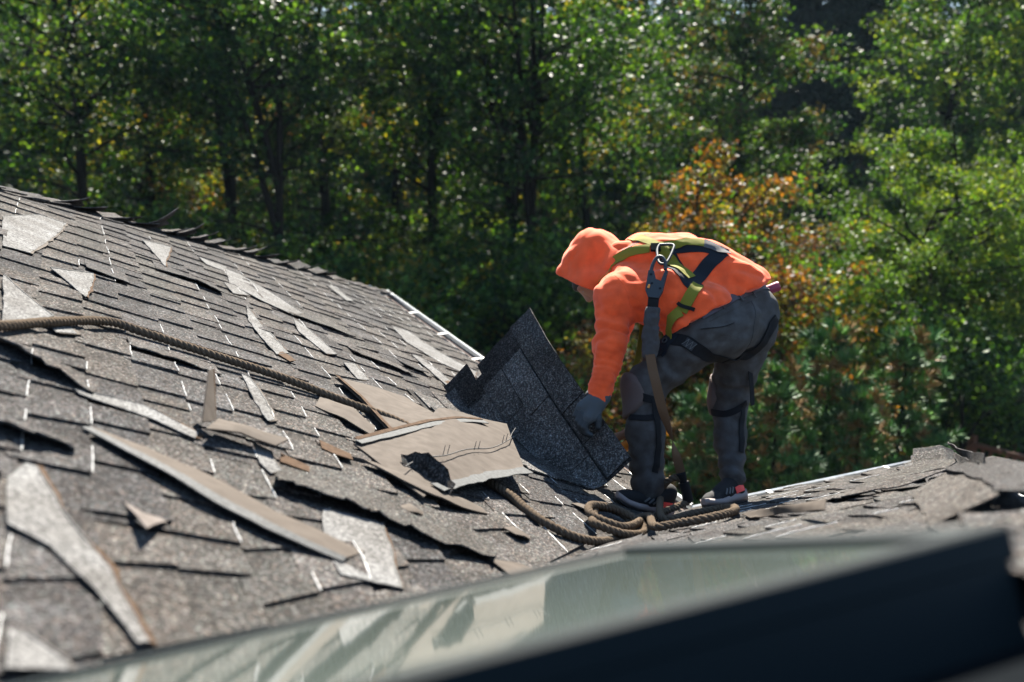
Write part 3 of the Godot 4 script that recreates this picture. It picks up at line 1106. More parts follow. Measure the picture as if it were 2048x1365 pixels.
func build_woods() -> void:
	rng.seed = 77
	var g1 := Color(0.034, 0.078, 0.021)
	var g2 := Color(0.064, 0.118, 0.026)
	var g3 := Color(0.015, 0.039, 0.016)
	var g4 := Color(0.122, 0.158, 0.032)
	var o1 := Color(0.175, 0.074, 0.024)
	var o2 := Color(0.125, 0.045, 0.024)
	var y1 := Color(0.170, 0.140, 0.028)
	var b1 := Color(0.070, 0.052, 0.030)
	var tallA := tree_meshes(14.0, 1.2, 3.4, 58, 30, 0.125, 0.19, [g1, g3, g3, g2, g1, g4], 1)
	var tallB := tree_meshes(14.5, 1.6, 3.0, 54, 30, 0.12, 0.15, [g1, g3, g3, g3, g2], 2)
	var tallC := tree_meshes(13.0, 1.2, 3.3, 56, 30, 0.13, 0.17, [g2, g4, g1, g1, g3, y1], 1)
	var autumn := tree_meshes(11.0, 1.4, 3.0, 46, 28, 0.12, 0.13, [g2, y1, o1, g1, g1, g2, g4], 1)
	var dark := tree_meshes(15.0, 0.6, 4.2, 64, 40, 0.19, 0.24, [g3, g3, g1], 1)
	var round_ := tree_meshes(9.6, 1.0, 2.7, 76, 50, 0.115, 0.2, [g3, g1, b1, g3, g2], 0)
	var maple := tree_meshes(12.0, 1.8, 2.9, 70, 54, 0.12, 0.2, [g1, g2, g1, g4], 0)
	var willow := tree_meshes(6.6, 0.5, 2.6, 84, 66, 0.078, 0.14, [g2, g4, g2, g2, g1], 2)
	var red := tree_meshes(6.4, 0.6, 1.8, 56, 30, 0.085, 0.05, [o1, g2, y1, o2, o1, g1, b1, b1], 3)
	var shrubA := tree_meshes(3.0, 0.2, 1.4, 26, 22, 0.11, 0.04, [g2, g4, g1, y1], 2)
	var shrubB := tree_meshes(3.6, 0.3, 1.5, 28, 22, 0.11, 0.045, [g1, g3, g2], 2)
	var shrubR := tree_meshes(3.2, 0.3, 1.3, 28, 22, 0.09, 0.04, [o2, o1, g2, b1], 2)
	var pine := conifer_meshes(4.0, 0.95, 15, 0.05, [Color(0.040, 0.105, 0.026), Color(0.060, 0.13, 0.026), Color(0.025, 0.065, 0.022), Color(0.15, 0.085, 0.028)], 0.20)
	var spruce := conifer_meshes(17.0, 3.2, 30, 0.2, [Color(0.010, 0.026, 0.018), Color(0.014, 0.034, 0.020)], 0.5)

	# trees one can tell apart: kind, photo column, distance, turn, size, label
	var near := [
		["leafy_tree", tallA, 185, 24, 0.3, 1.0, "tall dark forked trunk with bright green leaves, nearest the left edge of the woods"],
		["leafy_tree", tallC, 345, 29, 1.4, 1.05, "thin curved tree with pale green leaves behind the left part of the roof"],
		["leafy_tree", tallB, 440, 25, 2.2, 1.0, "dark trunk forking in two between yellow leaves, left part of the woods"],
		["leafy_tree", tallB, 535, 22.5, 4.0, 1.02, "thick dark stems of the many-stemmed tree left of the middle"],
		["autumn_tree", autumn, 480, 31, 0.0, 1.1, "tree with orange and yellow leaves showing between the dark trunks at left"],
		["leafy_tree", tallA, 640, 28, 3.0, 1.05, "tree with a long branch slanting up right, behind the roof hip"],
		["leafy_tree", tallC, 760, 31, 5.0, 1.1, "pale leaved tree with its crown at the top, above the gutter end"],
		["leafy_tree", tallA, 880, 28, 1.0, 1.05, "bright green tree straight above the peak of the lifted shingle sheet"],
		["leafy_tree", tallB, 1000, 25, 3.3, 1.0, "slim dark trunk to the left of the worker's hood, farther one of two"],
		["leafy_tree", tallB, 1090, 22.5, 5.1, 0.98, "slim dark trunk closest to the left of the worker's hood"],
		["leafy_tree", tallC, 1190, 30, 2.4, 1.05, "shaded tree with yellow green leaves behind the worker's hood"],
		["round_tree", round_, 1460, 31, 0.8, 1.12, "large rounded brownish tree with a sunlit right rim, above the worker's back"],
		["broad_tree", maple, 1870, 33, 2.0, 1.05, "broad sparkling green tree at top right beyond the dark gap"],
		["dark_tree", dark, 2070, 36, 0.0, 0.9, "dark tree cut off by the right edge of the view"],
		["willowy_tree", willow, 1880, 20.5, 1.2, 1.0, "big soft rounded green willow-like tree at right, below the sparkling tree"],
		["willowy_tree", willow, 2080, 23, 3.9, 0.92, "soft green tree at the right edge, half behind the big rounded one"],
		["autumn_bush", red, 1420, 16.5, 0.5, 1.08, "tall orange and red leaved bush right behind the worker's back"],
		["autumn_bush", red, 1560, 18, 2.5, 0.92, "reddish bush to the right of the worker's hips"],
		["autumn_bush", red, 1290, 17, 4.4, 0.80, "yellowing bush between the worker's hood and the lifted sheet"],
		["leafy_tree", tallA, -60, 26, 2.0, 1.0, "leafy tree cut off by the left edge of the view"]]
	for a in near:
		plant(a[0], a[1], M.leaf, ray_place(a[2], a[3]), a[4], a[5], a[6], "bush" if a[0] == "autumn_bush" else "tree", "trees at the edge of the woods" if a[0] != "autumn_bush" else "autumn bushes behind the worker")
	# conifers and the deep rows behind
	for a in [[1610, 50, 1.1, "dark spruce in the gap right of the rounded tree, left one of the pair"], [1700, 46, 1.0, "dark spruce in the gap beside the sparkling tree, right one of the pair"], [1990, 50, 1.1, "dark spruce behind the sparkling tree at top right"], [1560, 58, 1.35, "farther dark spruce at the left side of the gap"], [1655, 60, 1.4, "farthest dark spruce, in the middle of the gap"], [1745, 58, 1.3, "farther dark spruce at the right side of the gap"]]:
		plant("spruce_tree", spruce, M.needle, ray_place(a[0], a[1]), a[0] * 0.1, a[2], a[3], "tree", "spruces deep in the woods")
	for i in 15:
		var px := -260.0 + 180.0 * i + rng.randf_range(-40, 40)
		if px > 1500.0 and px < 1780.0:
			continue
		plant("forest_tree", dark if i % 2 == 0 else tallB, M.leaf, ray_place(px, rng.randf_range(45, 52)), rng.randf() * TAU, rng.randf_range(0.95, 1.15), "dim tree in the shaded row behind the front trees of the woods", "tree", "shaded trees in the second row of the woods")
	for i in 16:
		var px := -300.0 + 175.0 * i + rng.randf_range(-40, 40)
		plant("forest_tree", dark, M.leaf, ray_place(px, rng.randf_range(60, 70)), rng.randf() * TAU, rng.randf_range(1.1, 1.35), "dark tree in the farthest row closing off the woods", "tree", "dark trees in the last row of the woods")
	# young pines under the worker and to the right
	for a in [[1585, 12.5, 1.10, "young pine with dark green tufts just right of the worker's legs"], [1690, 13.2, 1.20, "tallest young pine, in the middle of the row at right"], [1765, 12.4, 1.02, "young pine with browning inner needles in the row at right"], [1850, 13.4, 1.18, "young pine next to the end of the row at right"], [1920, 12.6, 0.86, "small young pine at the right end of the row, by the brown railing"], [1520, 13.6, 1.08, "young pine partly behind the worker's right leg"], [1420, 12.8, 0.96, "young pine seen between the worker's two legs"], [1640, 11.6, 0.86, "low young pine in front of the row, above the right gutter"], [1810, 11.5, 0.82, "low bright green young pine in front of the right end of the row"]]:
		plant("young_pine", pine, M.needle, ray_place(a[0], a[1]), a[0] * 0.07, a[2], a[3], "pine", "young pines below the roof")
	# understory
	for a in [
		["shrub", shrubA, 955, 14.5, 1.0, "bright green shrub above the end of the left gutter"],
		["shrub", shrubA, 1120, 15.5, 1.0, "yellow green shrub between the lifted sheet and the worker's arm"],
		["shrub", shrubB, 830, 18, 1.1, "shaded shrub behind the far end of the gutter"],
		["shrub", shrubA, 700, 21, 1.15, "shrub with lit leaves beyond the hip, near the gutter end"],
		["shrub", shrubB, 560, 21, 1.2, "dark shrub at the foot of the many-stemmed tree"],
		["shrub", shrubA, 400, 21, 1.2, "pale leaved shrub beside the forked dark trunk"],
		["shrub", shrubB, 280, 22, 1.3, "grey green shrub right of the leftmost trunk"],
		["shrub", shrubB, 90, 21, 1.3, "dark shrub above the top left end of the roof"],
		["shrub", shrubA, 20, 23, 1.5, "bright shrub at the left edge of the view"],
		["shrub", shrubB, 1040, 20, 1.3, "dark shrub between the two slim trunks"],
		["shrub", shrubA, 900, 22, 1.4, "green shrub behind the gutter, under the bright green tree"],
		["shrub", shrubR, 1230, 14.5, 0.95, "reddish shrub behind the worker's arm"],
		["shrub", shrubR, 1660, 16, 1.05, "rusty shrub left of the big rounded willow-like tree"],
		["shrub", shrubA, 1640, 18.5, 1.3, "light green shrub above the young pines"],
		["shrub", shrubR, 1350, 13.8, 0.8, "rusty low shrub behind the worker's knee"],
		["shrub", shrubB, 1990, 17, 1.0, "dark shrub in shade above the brown railing"]]:
		plant(a[0], a[1], M.leaf, ray_place(a[2], a[3]), a[2] * 0.05, a[4], a[5], "shrub", "shrubs under the trees")
	# leafy ground cover between the trunks, too many stems to count
	var cb := MB.new()
	for i in 16:
		cluster(cb, V(rng.randf_range(-0.7, 0.7), rng.randf_range(0.1, 1.3), rng.randf_range(-0.7, 0.7)), 0.36, 9, 0.14, [g1, g1, g3, g3, g2, b1])
	var mm := MultiMesh.new()
	mm.transform_format = MultiMesh.TRANSFORM_3D
	mm.mesh = cb.mesh()
	mm.mesh.surface_set_material(0, M.leaf)
	mm.instance_count = 1500
	for i in 1500:
		var d := 15.0 + 58.0 * pow(rng.randf(), 0.8)
		var p := ray_place(rng.randf_range(-500, 2550), d)
		var sc := rng.randf_range(0.7, 1.5) * (1.0 + d * 0.012)
		mm.set_instance_transform(i, Transform3D(Basis(Vector3.UP, rng.randf() * TAU).scaled(V(sc, sc * rng.randf_range(0.7, 1.3), sc)), p))
	var mi := MultiMeshInstance3D.new()
	mi.name = "undergrowth"
	mi.multimesh = mm
	add_child(mi, true)
	mi.set_meta("kind", "stuff")
	tag(mi, "mixed green undergrowth covering the ground of the woods", "undergrowth")
	# railing of a deck below, at right
	var p0 := V(7.5, -4.62, -12.4)
	var p1 := V(10.2, -4.35, -8.6)
	var dirn := (p1 - p0).normalized()
	var rail := thing("deck_railing", p0, "brown wooden deck railing in the shade at the right edge", "railing")
	var ln := p0.distance_to(p1)
	var b := MB.new()
	b.box((p0 + p1) * 0.5, dirn * ln * 0.5, Vector3.UP * 0.03, dirn.cross(Vector3.UP) * 0.07)
	part(b, "handrail", M.rail, rail)
	b = MB.new()
	b.box((p0 + p1) * 0.5 - Vector3.UP * 0.85, dirn * ln * 0.5, Vector3.UP * 0.03, dirn.cross(Vector3.UP) * 0.04)
	part(b, "bottom_rail", M.rail, rail)
	for i in 32:
		b = MB.new()
		b.box(p0 + (p1 - p0) * ((i + 0.5) / 32.0) - Vector3.UP * 0.43, dirn * 0.02, Vector3.UP * 0.395, dirn.cross(Vector3.UP) * 0.02)
		part(b, "baluster", M.rail, rail)
	for k in [0.0, 0.5, 1.0]:
		b = MB.new()
		b.box(p0 + (p1 - p0) * k - Vector3.UP * 0.45, dirn * 0.06, Vector3.UP * 0.62, dirn.cross(Vector3.UP) * 0.06)
		part(b, "post", M.rail, rail)
	b = MB.new()
	b.box((p0 + p1) * 0.5 - Vector3.UP * 1.05 + dirn.cross(Vector3.UP) * 1.6, dirn * ln * 0.5, Vector3.UP * 0.06, dirn.cross(Vector3.UP) * 1.65)
	part(b, "deck", M.rail, rail)

# ------------------------------------------------------------------ loose debris
func lay_sheet(left: bool, far_: Array, near_: Array, cols: int, thick: float, bulge: float) -> MB:
	# a loose piece between two edges of (s, t, h) points
	var b := MB.new()
	var rows := []
	var m := cols
	for j in 5:
		var v := j / 4.0
		var r := PackedVector3Array()
		for i in m + 1:
			var k := float(i) / m
			var a := along3(far_, k)
			var z := along3(near_, k)
			var q := a.lerp(z, v)
			q.z += bulge * sin(v * PI) * sin(k * PI)
			r.push_back(f_at(left, q.x, q.y, q.z + fold.get_noise_2d(q.x * 6.0, q.y * 6.0) * 0.004))
		rows.append(r)
	if (rows[0][1] - rows[0][0]).cross(rows[1][0] - rows[0][0]).dot(NL if left else NR) < 0.0:
		for j in rows.size():
			rows[j].reverse()
	b.sheet(rows, thick)
	return b

func along3(a: Array, k: float) -> Vector3:
	var n := a.size() / 3
	var x := k * (n - 1)
	var i := mini(int(x), n - 2)
	return V(a[i * 3], a[i * 3 + 1], a[i * 3 + 2]).lerp(V(a[i * 3 + 3], a[i * 3 + 4], a[i * 3 + 5]), x - i)

func band(left: bool, a: Array, w: float, up: float, r: float) -> MB:   # a strip of sealant on a loose sheet
	var b := MB.new()
	var rows := [PackedVector3Array(), PackedVector3Array()]
	var m := 18
	for i in m + 1:
		var k := float(i) / m
		var p := along3(a, k)
		var d := along3(a, minf(k + 0.02, 1.0)) - along3(a, maxf(k - 0.02, 0.0))
		var side := Vector2(-d.y, d.x).normalized() * w * rng.randf_range(0.75, 1.2)
		rows[0].push_back(f_at(left, p.x - side.x, p.y - side.y, p.z + up))
		rows[1].push_back(f_at(left, p.x + side.x, p.y + side.y, p.z + up))
	if (rows[0][1] - rows[0][0]).cross(rows[1][0] - rows[0][0]).dot(NL if left else NR) < 0.0:
		rows[0].reverse()
		rows[1].reverse()
	b.sheet(rows, r)
	return b

func build_debris() -> void:
	rng.seed = 5
	# long torn strip
	var t := thing("torn_strip", L(-1.7, 2.75, 0.02), "long narrow torn shingle strip lying face down across the left slope", "shingle", "loose torn shingles")
	part(lay_sheet(true, [-1.46, 2.99, 0.022, -1.51, 2.88, 0.026, -1.59, 2.74, 0.028, -1.71, 2.60, 0.028, -1.82, 2.40, 0.024], [-1.48, 3.01, 0.026, -1.60, 2.90, 0.038, -1.72, 2.78, 0.042, -1.83, 2.64, 0.040, -1.895, 2.47, 0.03], 16, 0.005, 0.004), "strip_face", M.under, t)
	part(lay_sheet(true, [-1.48, 3.01, 0.027, -1.60, 2.90, 0.039, -1.72, 2.78, 0.043, -1.83, 2.64, 0.041, -1.895, 2.47, 0.031], [-1.49, 3.03, 0.024, -1.62, 2.91, 0.034, -1.745, 2.79, 0.036, -1.855, 2.65, 0.034, -1.91, 2.48, 0.026], 16, 0.005, 0.0), "pale_edge", M.seal, t)
	# bent piece standing up
	t = thing("bent_shingle", L(-1.2, 2.62, 0.04), "bent torn shingle piece with one end standing up, below the rope", "shingle", "loose torn shingles")
	part(lay_sheet(true, [-1.14, 2.66, 0.045, -1.16, 2.57, 0.055, -1.20, 2.47, 0.060], [-1.30, 2.72, 0.05, -1.26, 2.62, 0.055, -1.27, 2.52, 0.05], 8, 0.005, 0.008), "lying_end", M.under, t)
	var p0 := L(-1.13, 2.65, 0.05)
	var p1 := L(-1.28, 2.715, 0.055)
	var b := MB.new()
	var rows := []
	for j in 7:
		var k := j / 6.0
		var up := Vector3.UP * (0.095 * k) + V(-0.10, 0.0, -0.99) * (0.16 * k)
		var mid := (p0 + p1) * 0.5 + V(-0.03 * k, 0, 0.0)
		var half := (p0 - p1) * 0.5 * lerpf(0.75, 0.36, k)
		var r := PackedVector3Array()
		for i in 4:
			var u := i / 3.0 * 2.0 - 1.0
			r.push_back(mid + up + half * u + UPL * (0.018 * (u * u) * (1.0 - k)) )
		rows.append(r)
	b.sheet(rows, 0.005)
	part(b, "standing_end", M.under, t)
	b = MB.new()
	var path := PackedVector3Array()
	for j in 7:
		path.push_back(rows[j][2].lerp(rows[j][3], 0.6) + V(0, 0, 0.004))
	b.tube(path, [0.004, 0.005, 0.004], 5)
	part(b, "tar_line", M.rust, t)
	# small pale triangle
	b = lay_sheet(true, [-1.86, 2.955, 0.018, -1.94, 2.92, 0.032, -1.90, 2.86, 0.02], [-1.87, 2.952, 0.018, -2.05, 2.93, 0.05, -1.905, 2.858, 0.02], 8, 0.003, 0.0)
	single(b, "shingle_scrap", M.under.duplicate(), L(-1.94, 2.92, 0.01), "small pale triangular scrap curling up on the left slope", "shingle", "loose torn shingles")
	get_child(get_child_count() - 1).mesh.surface_get_material(0).albedo_color = lin(0.125, 0.108, 0.098)
	# brown sheets turned over
	t = thing("overturned_sheet", L(-0.7, 1.7, 0.05), "large tan shingle sheet lying face down in front of the lifted one", "shingle", "loose torn shingles")
	part(lay_sheet(true, [-0.88, 2.16, 0.025, -0.68, 1.96, 0.055, -0.45, 1.76, 0.08, -0.22, 1.62, 0.11, -0.13, 1.25, 0.12], [-1.28, 2.05, 0.035, -1.18, 1.98, 0.035, -1.02, 1.80, 0.045, -0.92, 1.68, 0.06, -0.78, 1.46, 0.09], 22, 0.006, 0.02), "sheet_back", M.under, t)
	part(band(true, [-0.89, 2.15, 0.030, -0.70, 1.95, 0.058, -0.49, 1.74, 0.085, -0.33, 1.55, 0.105, -0.27, 1.42, 0.118], 0.013, 0.008, 0.003), "sealant_band", M.seal, t)
	part(band(true, [-0.87, 2.155, 0.030, -0.68, 1.965, 0.058, -0.47, 1.755, 0.085, -0.31, 1.565, 0.105, -0.25, 1.435, 0.118], 0.008, 0.010, 0.003), "torn_ridge", M.rust, t)
	part(band(true, [-1.18, 1.97, 0.040, -1.02, 1.79, 0.050, -0.92, 1.67, 0.065, -0.79, 1.46, 0.095], 0.022, 0.008, 0.003), "tar_edge", M.seal, t)
	b = MB.new()
	path = PackedVector3Array()
	for i in 25:
		var q := along3([-1.10, 2.06, 0.052, -0.95, 1.92, 0.072, -0.80, 1.75, 0.085, -0.66, 1.58, 0.098, -0.45, 1.38, 0.118, -0.22, 1.26, 0.128], i / 24.0)
		path.push_back(L(q.x + 0.012 * sin(i * 0.7), q.y, q.z + 0.006))
	b.tube(path, [0.0022], 4)
	part(b, "seam_line", M.tar, t)
	for i in 8:
		b = MB.new()
		var q := along3([-1.10, 2.06, 0.052, -0.95, 1.92, 0.072, -0.80, 1.75, 0.085, -0.66, 1.58, 0.098, -0.45, 1.38, 0.118, -0.22, 1.26, 0.128], 0.06 + (i / 2) * 0.22 + (i % 2) * 0.03)
		b.tube(PackedVector3Array([L(q.x, q.y, q.z + 0.004), L(q.x + 0.012, q.y, q.z + 0.035)]), [0.0016, 0.0012], 4)
		part(b, "nail", M.tar, t)
	t = thing("overturned_sheet", L(-0.2, 1.8, 0.03), "narrow tan shingle sheet face down beside the rope end, behind the large one", "shingle", "loose torn shingles")
	part(lay_sheet(true, [0.07, 1.93, 0.035, 0.12, 1.77, 0.035, 0.13, 1.63, 0.035, -0.20, 1.62, 0.07], [0.06, 1.98, 0.03, -0.22, 1.95, 0.035, -0.50, 1.95, 0.035, -0.74, 1.95, 0.04], 14, 0.005, 0.012), "sheet_back", M.under, t)
	part(band(true, [0.06, 1.975, 0.038, -0.22, 1.945, 0.043, -0.50, 1.945, 0.043, -0.70, 1.945, 0.047], 0.010, 0.006, 0.003), "torn_edge", M.rust, t)
	b = lay_sheet(true, [-1.03, 2.17, 0.022, -1.05, 2.05, 0.03, -1.08, 1.92, 0.025, -1.15, 1.78, 0.018], [-1.12, 2.16, 0.04, -1.25, 2.03, 0.045, -1.24, 1.92, 0.03, -1.20, 1.78, 0.018], 12, 0.005, 0.006)
	single(b, "shingle_scrap", M.under, L(-1.12, 2.0, 0.02), "tan torn piece poking out under the near side of the large overturned sheet", "shingle", "loose torn shingles")
	b = lay_sheet(true, [-0.33, 2.14, 0.02, -0.38, 2.02, 0.03, -0.55, 1.98, 0.025], [-0.50, 2.20, 0.02, -0.60, 2.12, 0.03, -0.68, 2.02, 0.02], 8, 0.004, 0.008)
	single(b, "shingle_scrap", M.under, L(-0.5, 2.1, 0.02), "tan scrap half under the rope beside the overturned sheets", "shingle", "loose torn shingles")
	# a dark ragged scrap standing on the sheet
	b = MB.new()
	var ring := PackedVector3Array()
	for i in 11:
		var k := i / 10.0
		ring.push_back(L(lerpf(-0.99, -1.15, k), lerpf(2.04, 1.90, k), 0.055 + 0.055 * sin(k * PI) + rng.randf_range(-0.008, 0.012)))
	ring.push_back(L(-1.18, 1.92, 0.035))
	ring.push_back(L(-1.06, 2.04, 0.035))
	b.slab(ring, (UPL * 0.0 - UL * 0.9 + Vector3.UP * 0.35).normalized(), 0.004)
	single(b, "shingle_scrap", M.headlap, L(-1.1, 1.97, 0.04), "black ragged scrap standing on the near edge of the large overturned sheet", "shingle", "loose torn shingles")
	# right slope: long curled strip
	b = lay_sheet(false, [-0.62, 1.36, 0.02, -0.80, 1.80, 0.05, -0.92, 2.22, 0.07], [-0.76, 1.62, 0.018, -0.84, 1.90, 0.032, -0.98, 2.28, 0.05], 12, 0.004, 0.01)
	single(b, "curled_strip", M.under, R(-0.85, 1.85, 0.02), "curled brown shingle strip on the right slope beside the worker's shadow", "shingle", "loose torn shingles")
	for a in [[-1.30, 1.72, "small brown chip near the rope on the left slope, close to the skylight", 0.05], [-1.62, 1.86, "brown torn flake beside the skylight's far edge", 0.11], [-1.38, 2.12, "grey flake below the black ragged scrap", 0.04], [-0.72, 1.12, "shingle chip by the rope loop under the worker's front foot", 0.06]]:
		b = lay_sheet(true, [a[0], a[1] + a[3], 0.018, a[0] + 0.03, a[1], 0.022, a[0], a[1] - a[3], 0.018], [a[0] - a[3], a[1] + a[3] * 0.6, 0.025, a[0] - a[3] * 1.1, a[1], 0.03, a[0] - a[3] * 0.7, a[1] - a[3] * 0.7, 0.02], 6, 0.004, 0.004)
		single(b, "shingle_scrap", M.under, L(a[0], a[1], 0.01), a[2], "shingle", "loose torn shingles")
	build_lifted_sheet()

func build_lifted_sheet() -> void:
	# the sheet the worker peels: a along its free edge (top to lower right), b across it down to the roof
	var top := V(-0.820, 1.062, 0.040)
	var ea := V(0.412, -0.480, 0.677).normalized()
	var eb := V(-0.273, -0.271, -0.094)
	eb = (eb - ea * eb.dot(ea)).normalized()
	var m := ea.cross(eb).normalized()
	if m.dot(V(-0.9, 2.2, 4.6) - top) < 0.0:
		m = -m
	var ha := ea.dot(NL)
	var hb := eb.dot(NL)
	var sl := sqrt(ha * ha + hb * hb)
	var g := (ea * ha + eb * hb) / sl           # up along the sheet
	var e := ea * (-hb / sl) + eb * (ha / sl)   # along the base line
	var h0 := top.dot(NL) - 0.016
	var base0 := top - g * (h0 / sl)
	var rd := e.cross(NL).normalized()
	if rd.dot(m) < 0.0:
		rd = -rd
	var S := func(a: float, b: float, up: float) -> Vector3:
		var q := (h0 + a * ha + b * hb) / sl     # distance above the base line
		var x := (ea * a + eb * b).dot(e)
		var w := 0.04
		var sp := 0.5 * (q + sqrt(q * q + w * w))
		var sn := 0.5 * (-q + sqrt(q * q + w * w))
		var k := smoothstep(-0.06, 0.06, q)
		var curve := (0.045 * sin(clampf(a, 0, 1) * 3.4 - 0.2) + fold.get_noise_2d(a * 5.0, b * 5.0) * 0.012) * clampf(q * 2.0, 0.0, 1.0)
		return base0 + e * x + g * sp + rd * sn + (NL.lerp(m, k)).normalized() * up + m * curve
	var t := thing("shingle_sheet", base0 + e * 0.4, "large dark sheet of joined shingles lifted upright by the worker's gloved hand", "shingle sheet")
	var add := func(a0: float, a1: float, b0: float, b1: float, up: float, th: float, called: String, mat: Material, tone: float) -> void:
		var mb := MB.new()
		mb.col = Color(tone, tone, tone)
		var rows := []
		var na := maxi(2, int((a1 - a0) / 0.05))
		var nb := maxi(2, int((b1 - b0) / 0.025))
		for j in nb + 1:
			var r := PackedVector3Array()
			for i in na + 1:
				r.push_back(S.call(lerpf(a0, a1, float(i) / na), lerpf(b0, b1, float(j) / nb), up))
			rows.append(r)
		if (rows[0][1] - rows[0][0]).cross(rows[1][0] - rows[0][0]).dot(m) < 0.0:
			for j in rows.size():
				rows[j].reverse()
		mb.sheet(rows, th)
		part(mb, called, mat, t)
	# courses
	rng.seed = 12
	var bb := [0.0, 0.145, 0.285, 0.43, 0.575, 0.72, 0.86]
	var start := [0.0, 0.135, 0.135, 0.17, 0.0, 0.12, 0.30]
	var fin := [0.93, 0.945, 0.93, 0.94, 0.93, 0.92, 0.90]
	for i in 6:
		var a: float = start[i]
		while a < fin[i] - 0.02:
			var z := minf(a + rng.randf_range(0.17, 0.36), fin[i])
			if fin[i] - z < 0.08:
				z = fin[i]
			var up := 0.004 + (i % 2) * 0.002 + rng.randf_range(0.0, 0.004)
			add.call(a, z - 0.004, bb[i] - (0.0 if i == 0 else rng.randf_range(-0.012, 0.008)), bb[i + 1] - 0.003, up, 0.005, "shingle", M.fresh, rng.randf_range(0.62, 1.0))
			a = z
	add.call(0.0, 0.94, 0.002, 0.40, -0.002, 0.004, "backing", M.headlap, 1.0)
	add.call(0.06, 0.93, 0.40, 0.88, -0.002, 0.004, "backing", M.headlap, 1.0)
	add.call(-0.05, 0.14, 0.44, 0.62, 0.001, 0.004, "headlap", M.headlap, 1.0)

# ------------------------------------------------------------------ rope
func spline(pts: Array, step: float) -> PackedVector3Array:
	var out := PackedVector3Array()
	var n := pts.size()
	for i in n - 1:
		var p0: Vector3 = pts[maxi(i - 1, 0)]
		var p1: Vector3 = pts[i]
		var p2: Vector3 = pts[i + 1]
		var p3: Vector3 = pts[mini(i + 2, n - 1)]
		var m := maxi(2, int(p1.distance_to(p2) / step))
		for k in m:
			out.push_back(p1.cubic_interpolate(p2, p0, p3, float(k) / m))
	out.push_back(pts[n - 1])
	return out

func twisted(path: PackedVector3Array, off: float, rad: float, pitch: float) -> MB:
	var b := MB.new()
	var x := Vector3.UP
	var strands := [PackedVector3Array(), PackedVector3Array(), PackedVector3Array()]
	var dist := 0.0
	for i in path.size():
		var t := (path[mini(i + 1, path.size() - 1)] - path[maxi(i - 1, 0)]).normalized()
		x = (x - t * x.dot(t)).normalized()
		var y := t.cross(x)
		if i > 0:
			dist += path[i].distance_to(path[i - 1])
		for k in 3:
			var a := TAU * (k / 3.0 + dist / pitch)
			strands[k].push_back(path[i] + (x * cos(a) + y * sin(a)) * off)
	for k in 3:
		b.tube(strands[k], [rad], 6)
	return b

func build_rope() -> void:
	var w := [L(-0.96, 3.34, 0.034), L(-0.84, 3.24, 0.034), L(-0.61, 3.11, 0.036), L(-0.33, 2.93, 0.034), L(-0.30, 2.79, 0.032), L(-0.30, 2.56, 0.034), L(-0.29, 2.29, 0.034), L(-0.34, 2.05, 0.034), L(-0.43, 1.85, 0.045), L(-0.60, 1.74, 0.045), L(-0.75, 1.66, 0.04), L(-0.86, 1.62, 0.032), L(-0.97, 1.58, 0.034), L(-1.07, 1.575, 0.034), L(-1.17, 1.54, 0.034), L(-1.22, 1.44, 0.032), L(-1.17, 1.30, 0.034), L(-1.02, 1.12, 0.036), L(-0.82, 0.96, 0.04), L(-0.74, 0.98, 0.045), L(-0.78, 1.10, 0.045), L(-0.94, 1.22, 0.045), L(-1.08, 1.30, 0.06), L(-1.12, 1.20, 0.065), L(-1.04, 1.06, 0.07), L(-0.90, 0.98, 0.07), L(-0.82, 1.05, 0.07), L(-0.86, 1.19, 0.065), L(-1.00, 1.27, 0.065), L(-1.07, 1.18, 0.075), L(-0.94, 1.02, 0.08), R(-0.72, 0.78, 0.05), R(-0.80, 1.02, 0.06), R(-0.97, 1.36, 0.04), R(-0.90, 1.40, 0.036), R(-0.82, 1.46, 0.036), R(-0.68, 1.40, 0.036), R(-0.54, 1.20, 0.036), R(-0.50, 1.05, 0.036), R(-0.60, 1.00, 0.036), R(-0.72, 0.98, 0.04), V(-0.26, 0.35, 0.60), V(-0.255, 0.40, 0.62), V(-0.235, 0.44, 0.64), V(-0.205, 0.462, 0.655), V(-0.175, 0.445, 0.66), V(-0.160, 0.40, 0.665), V(-0.150, 0.355, 0.665), R(-0.58, 0.72, 0.05), R(-0.72, 0.86, 0.036)]
	var path := spline(w, 0.007)
	var b := twisted(path, 0.0076, 0.0089, 0.060)
	var t := thing("rope", L(-0.4, 2.3, 0.0), "thick tan twisted rope running across the roof to a loose coil at the worker's feet", "rope")
	part(b, "twisted_strands", M.rope, t)
	b = MB.new()
	b.tube(spline([V(-0.172, 0.442, 0.661), V(-0.160, 0.40, 0.666), V(-0.152, 0.36, 0.667)], 0.01), [0.0225], 10)
	part(b, "sleeve", M.black, t)

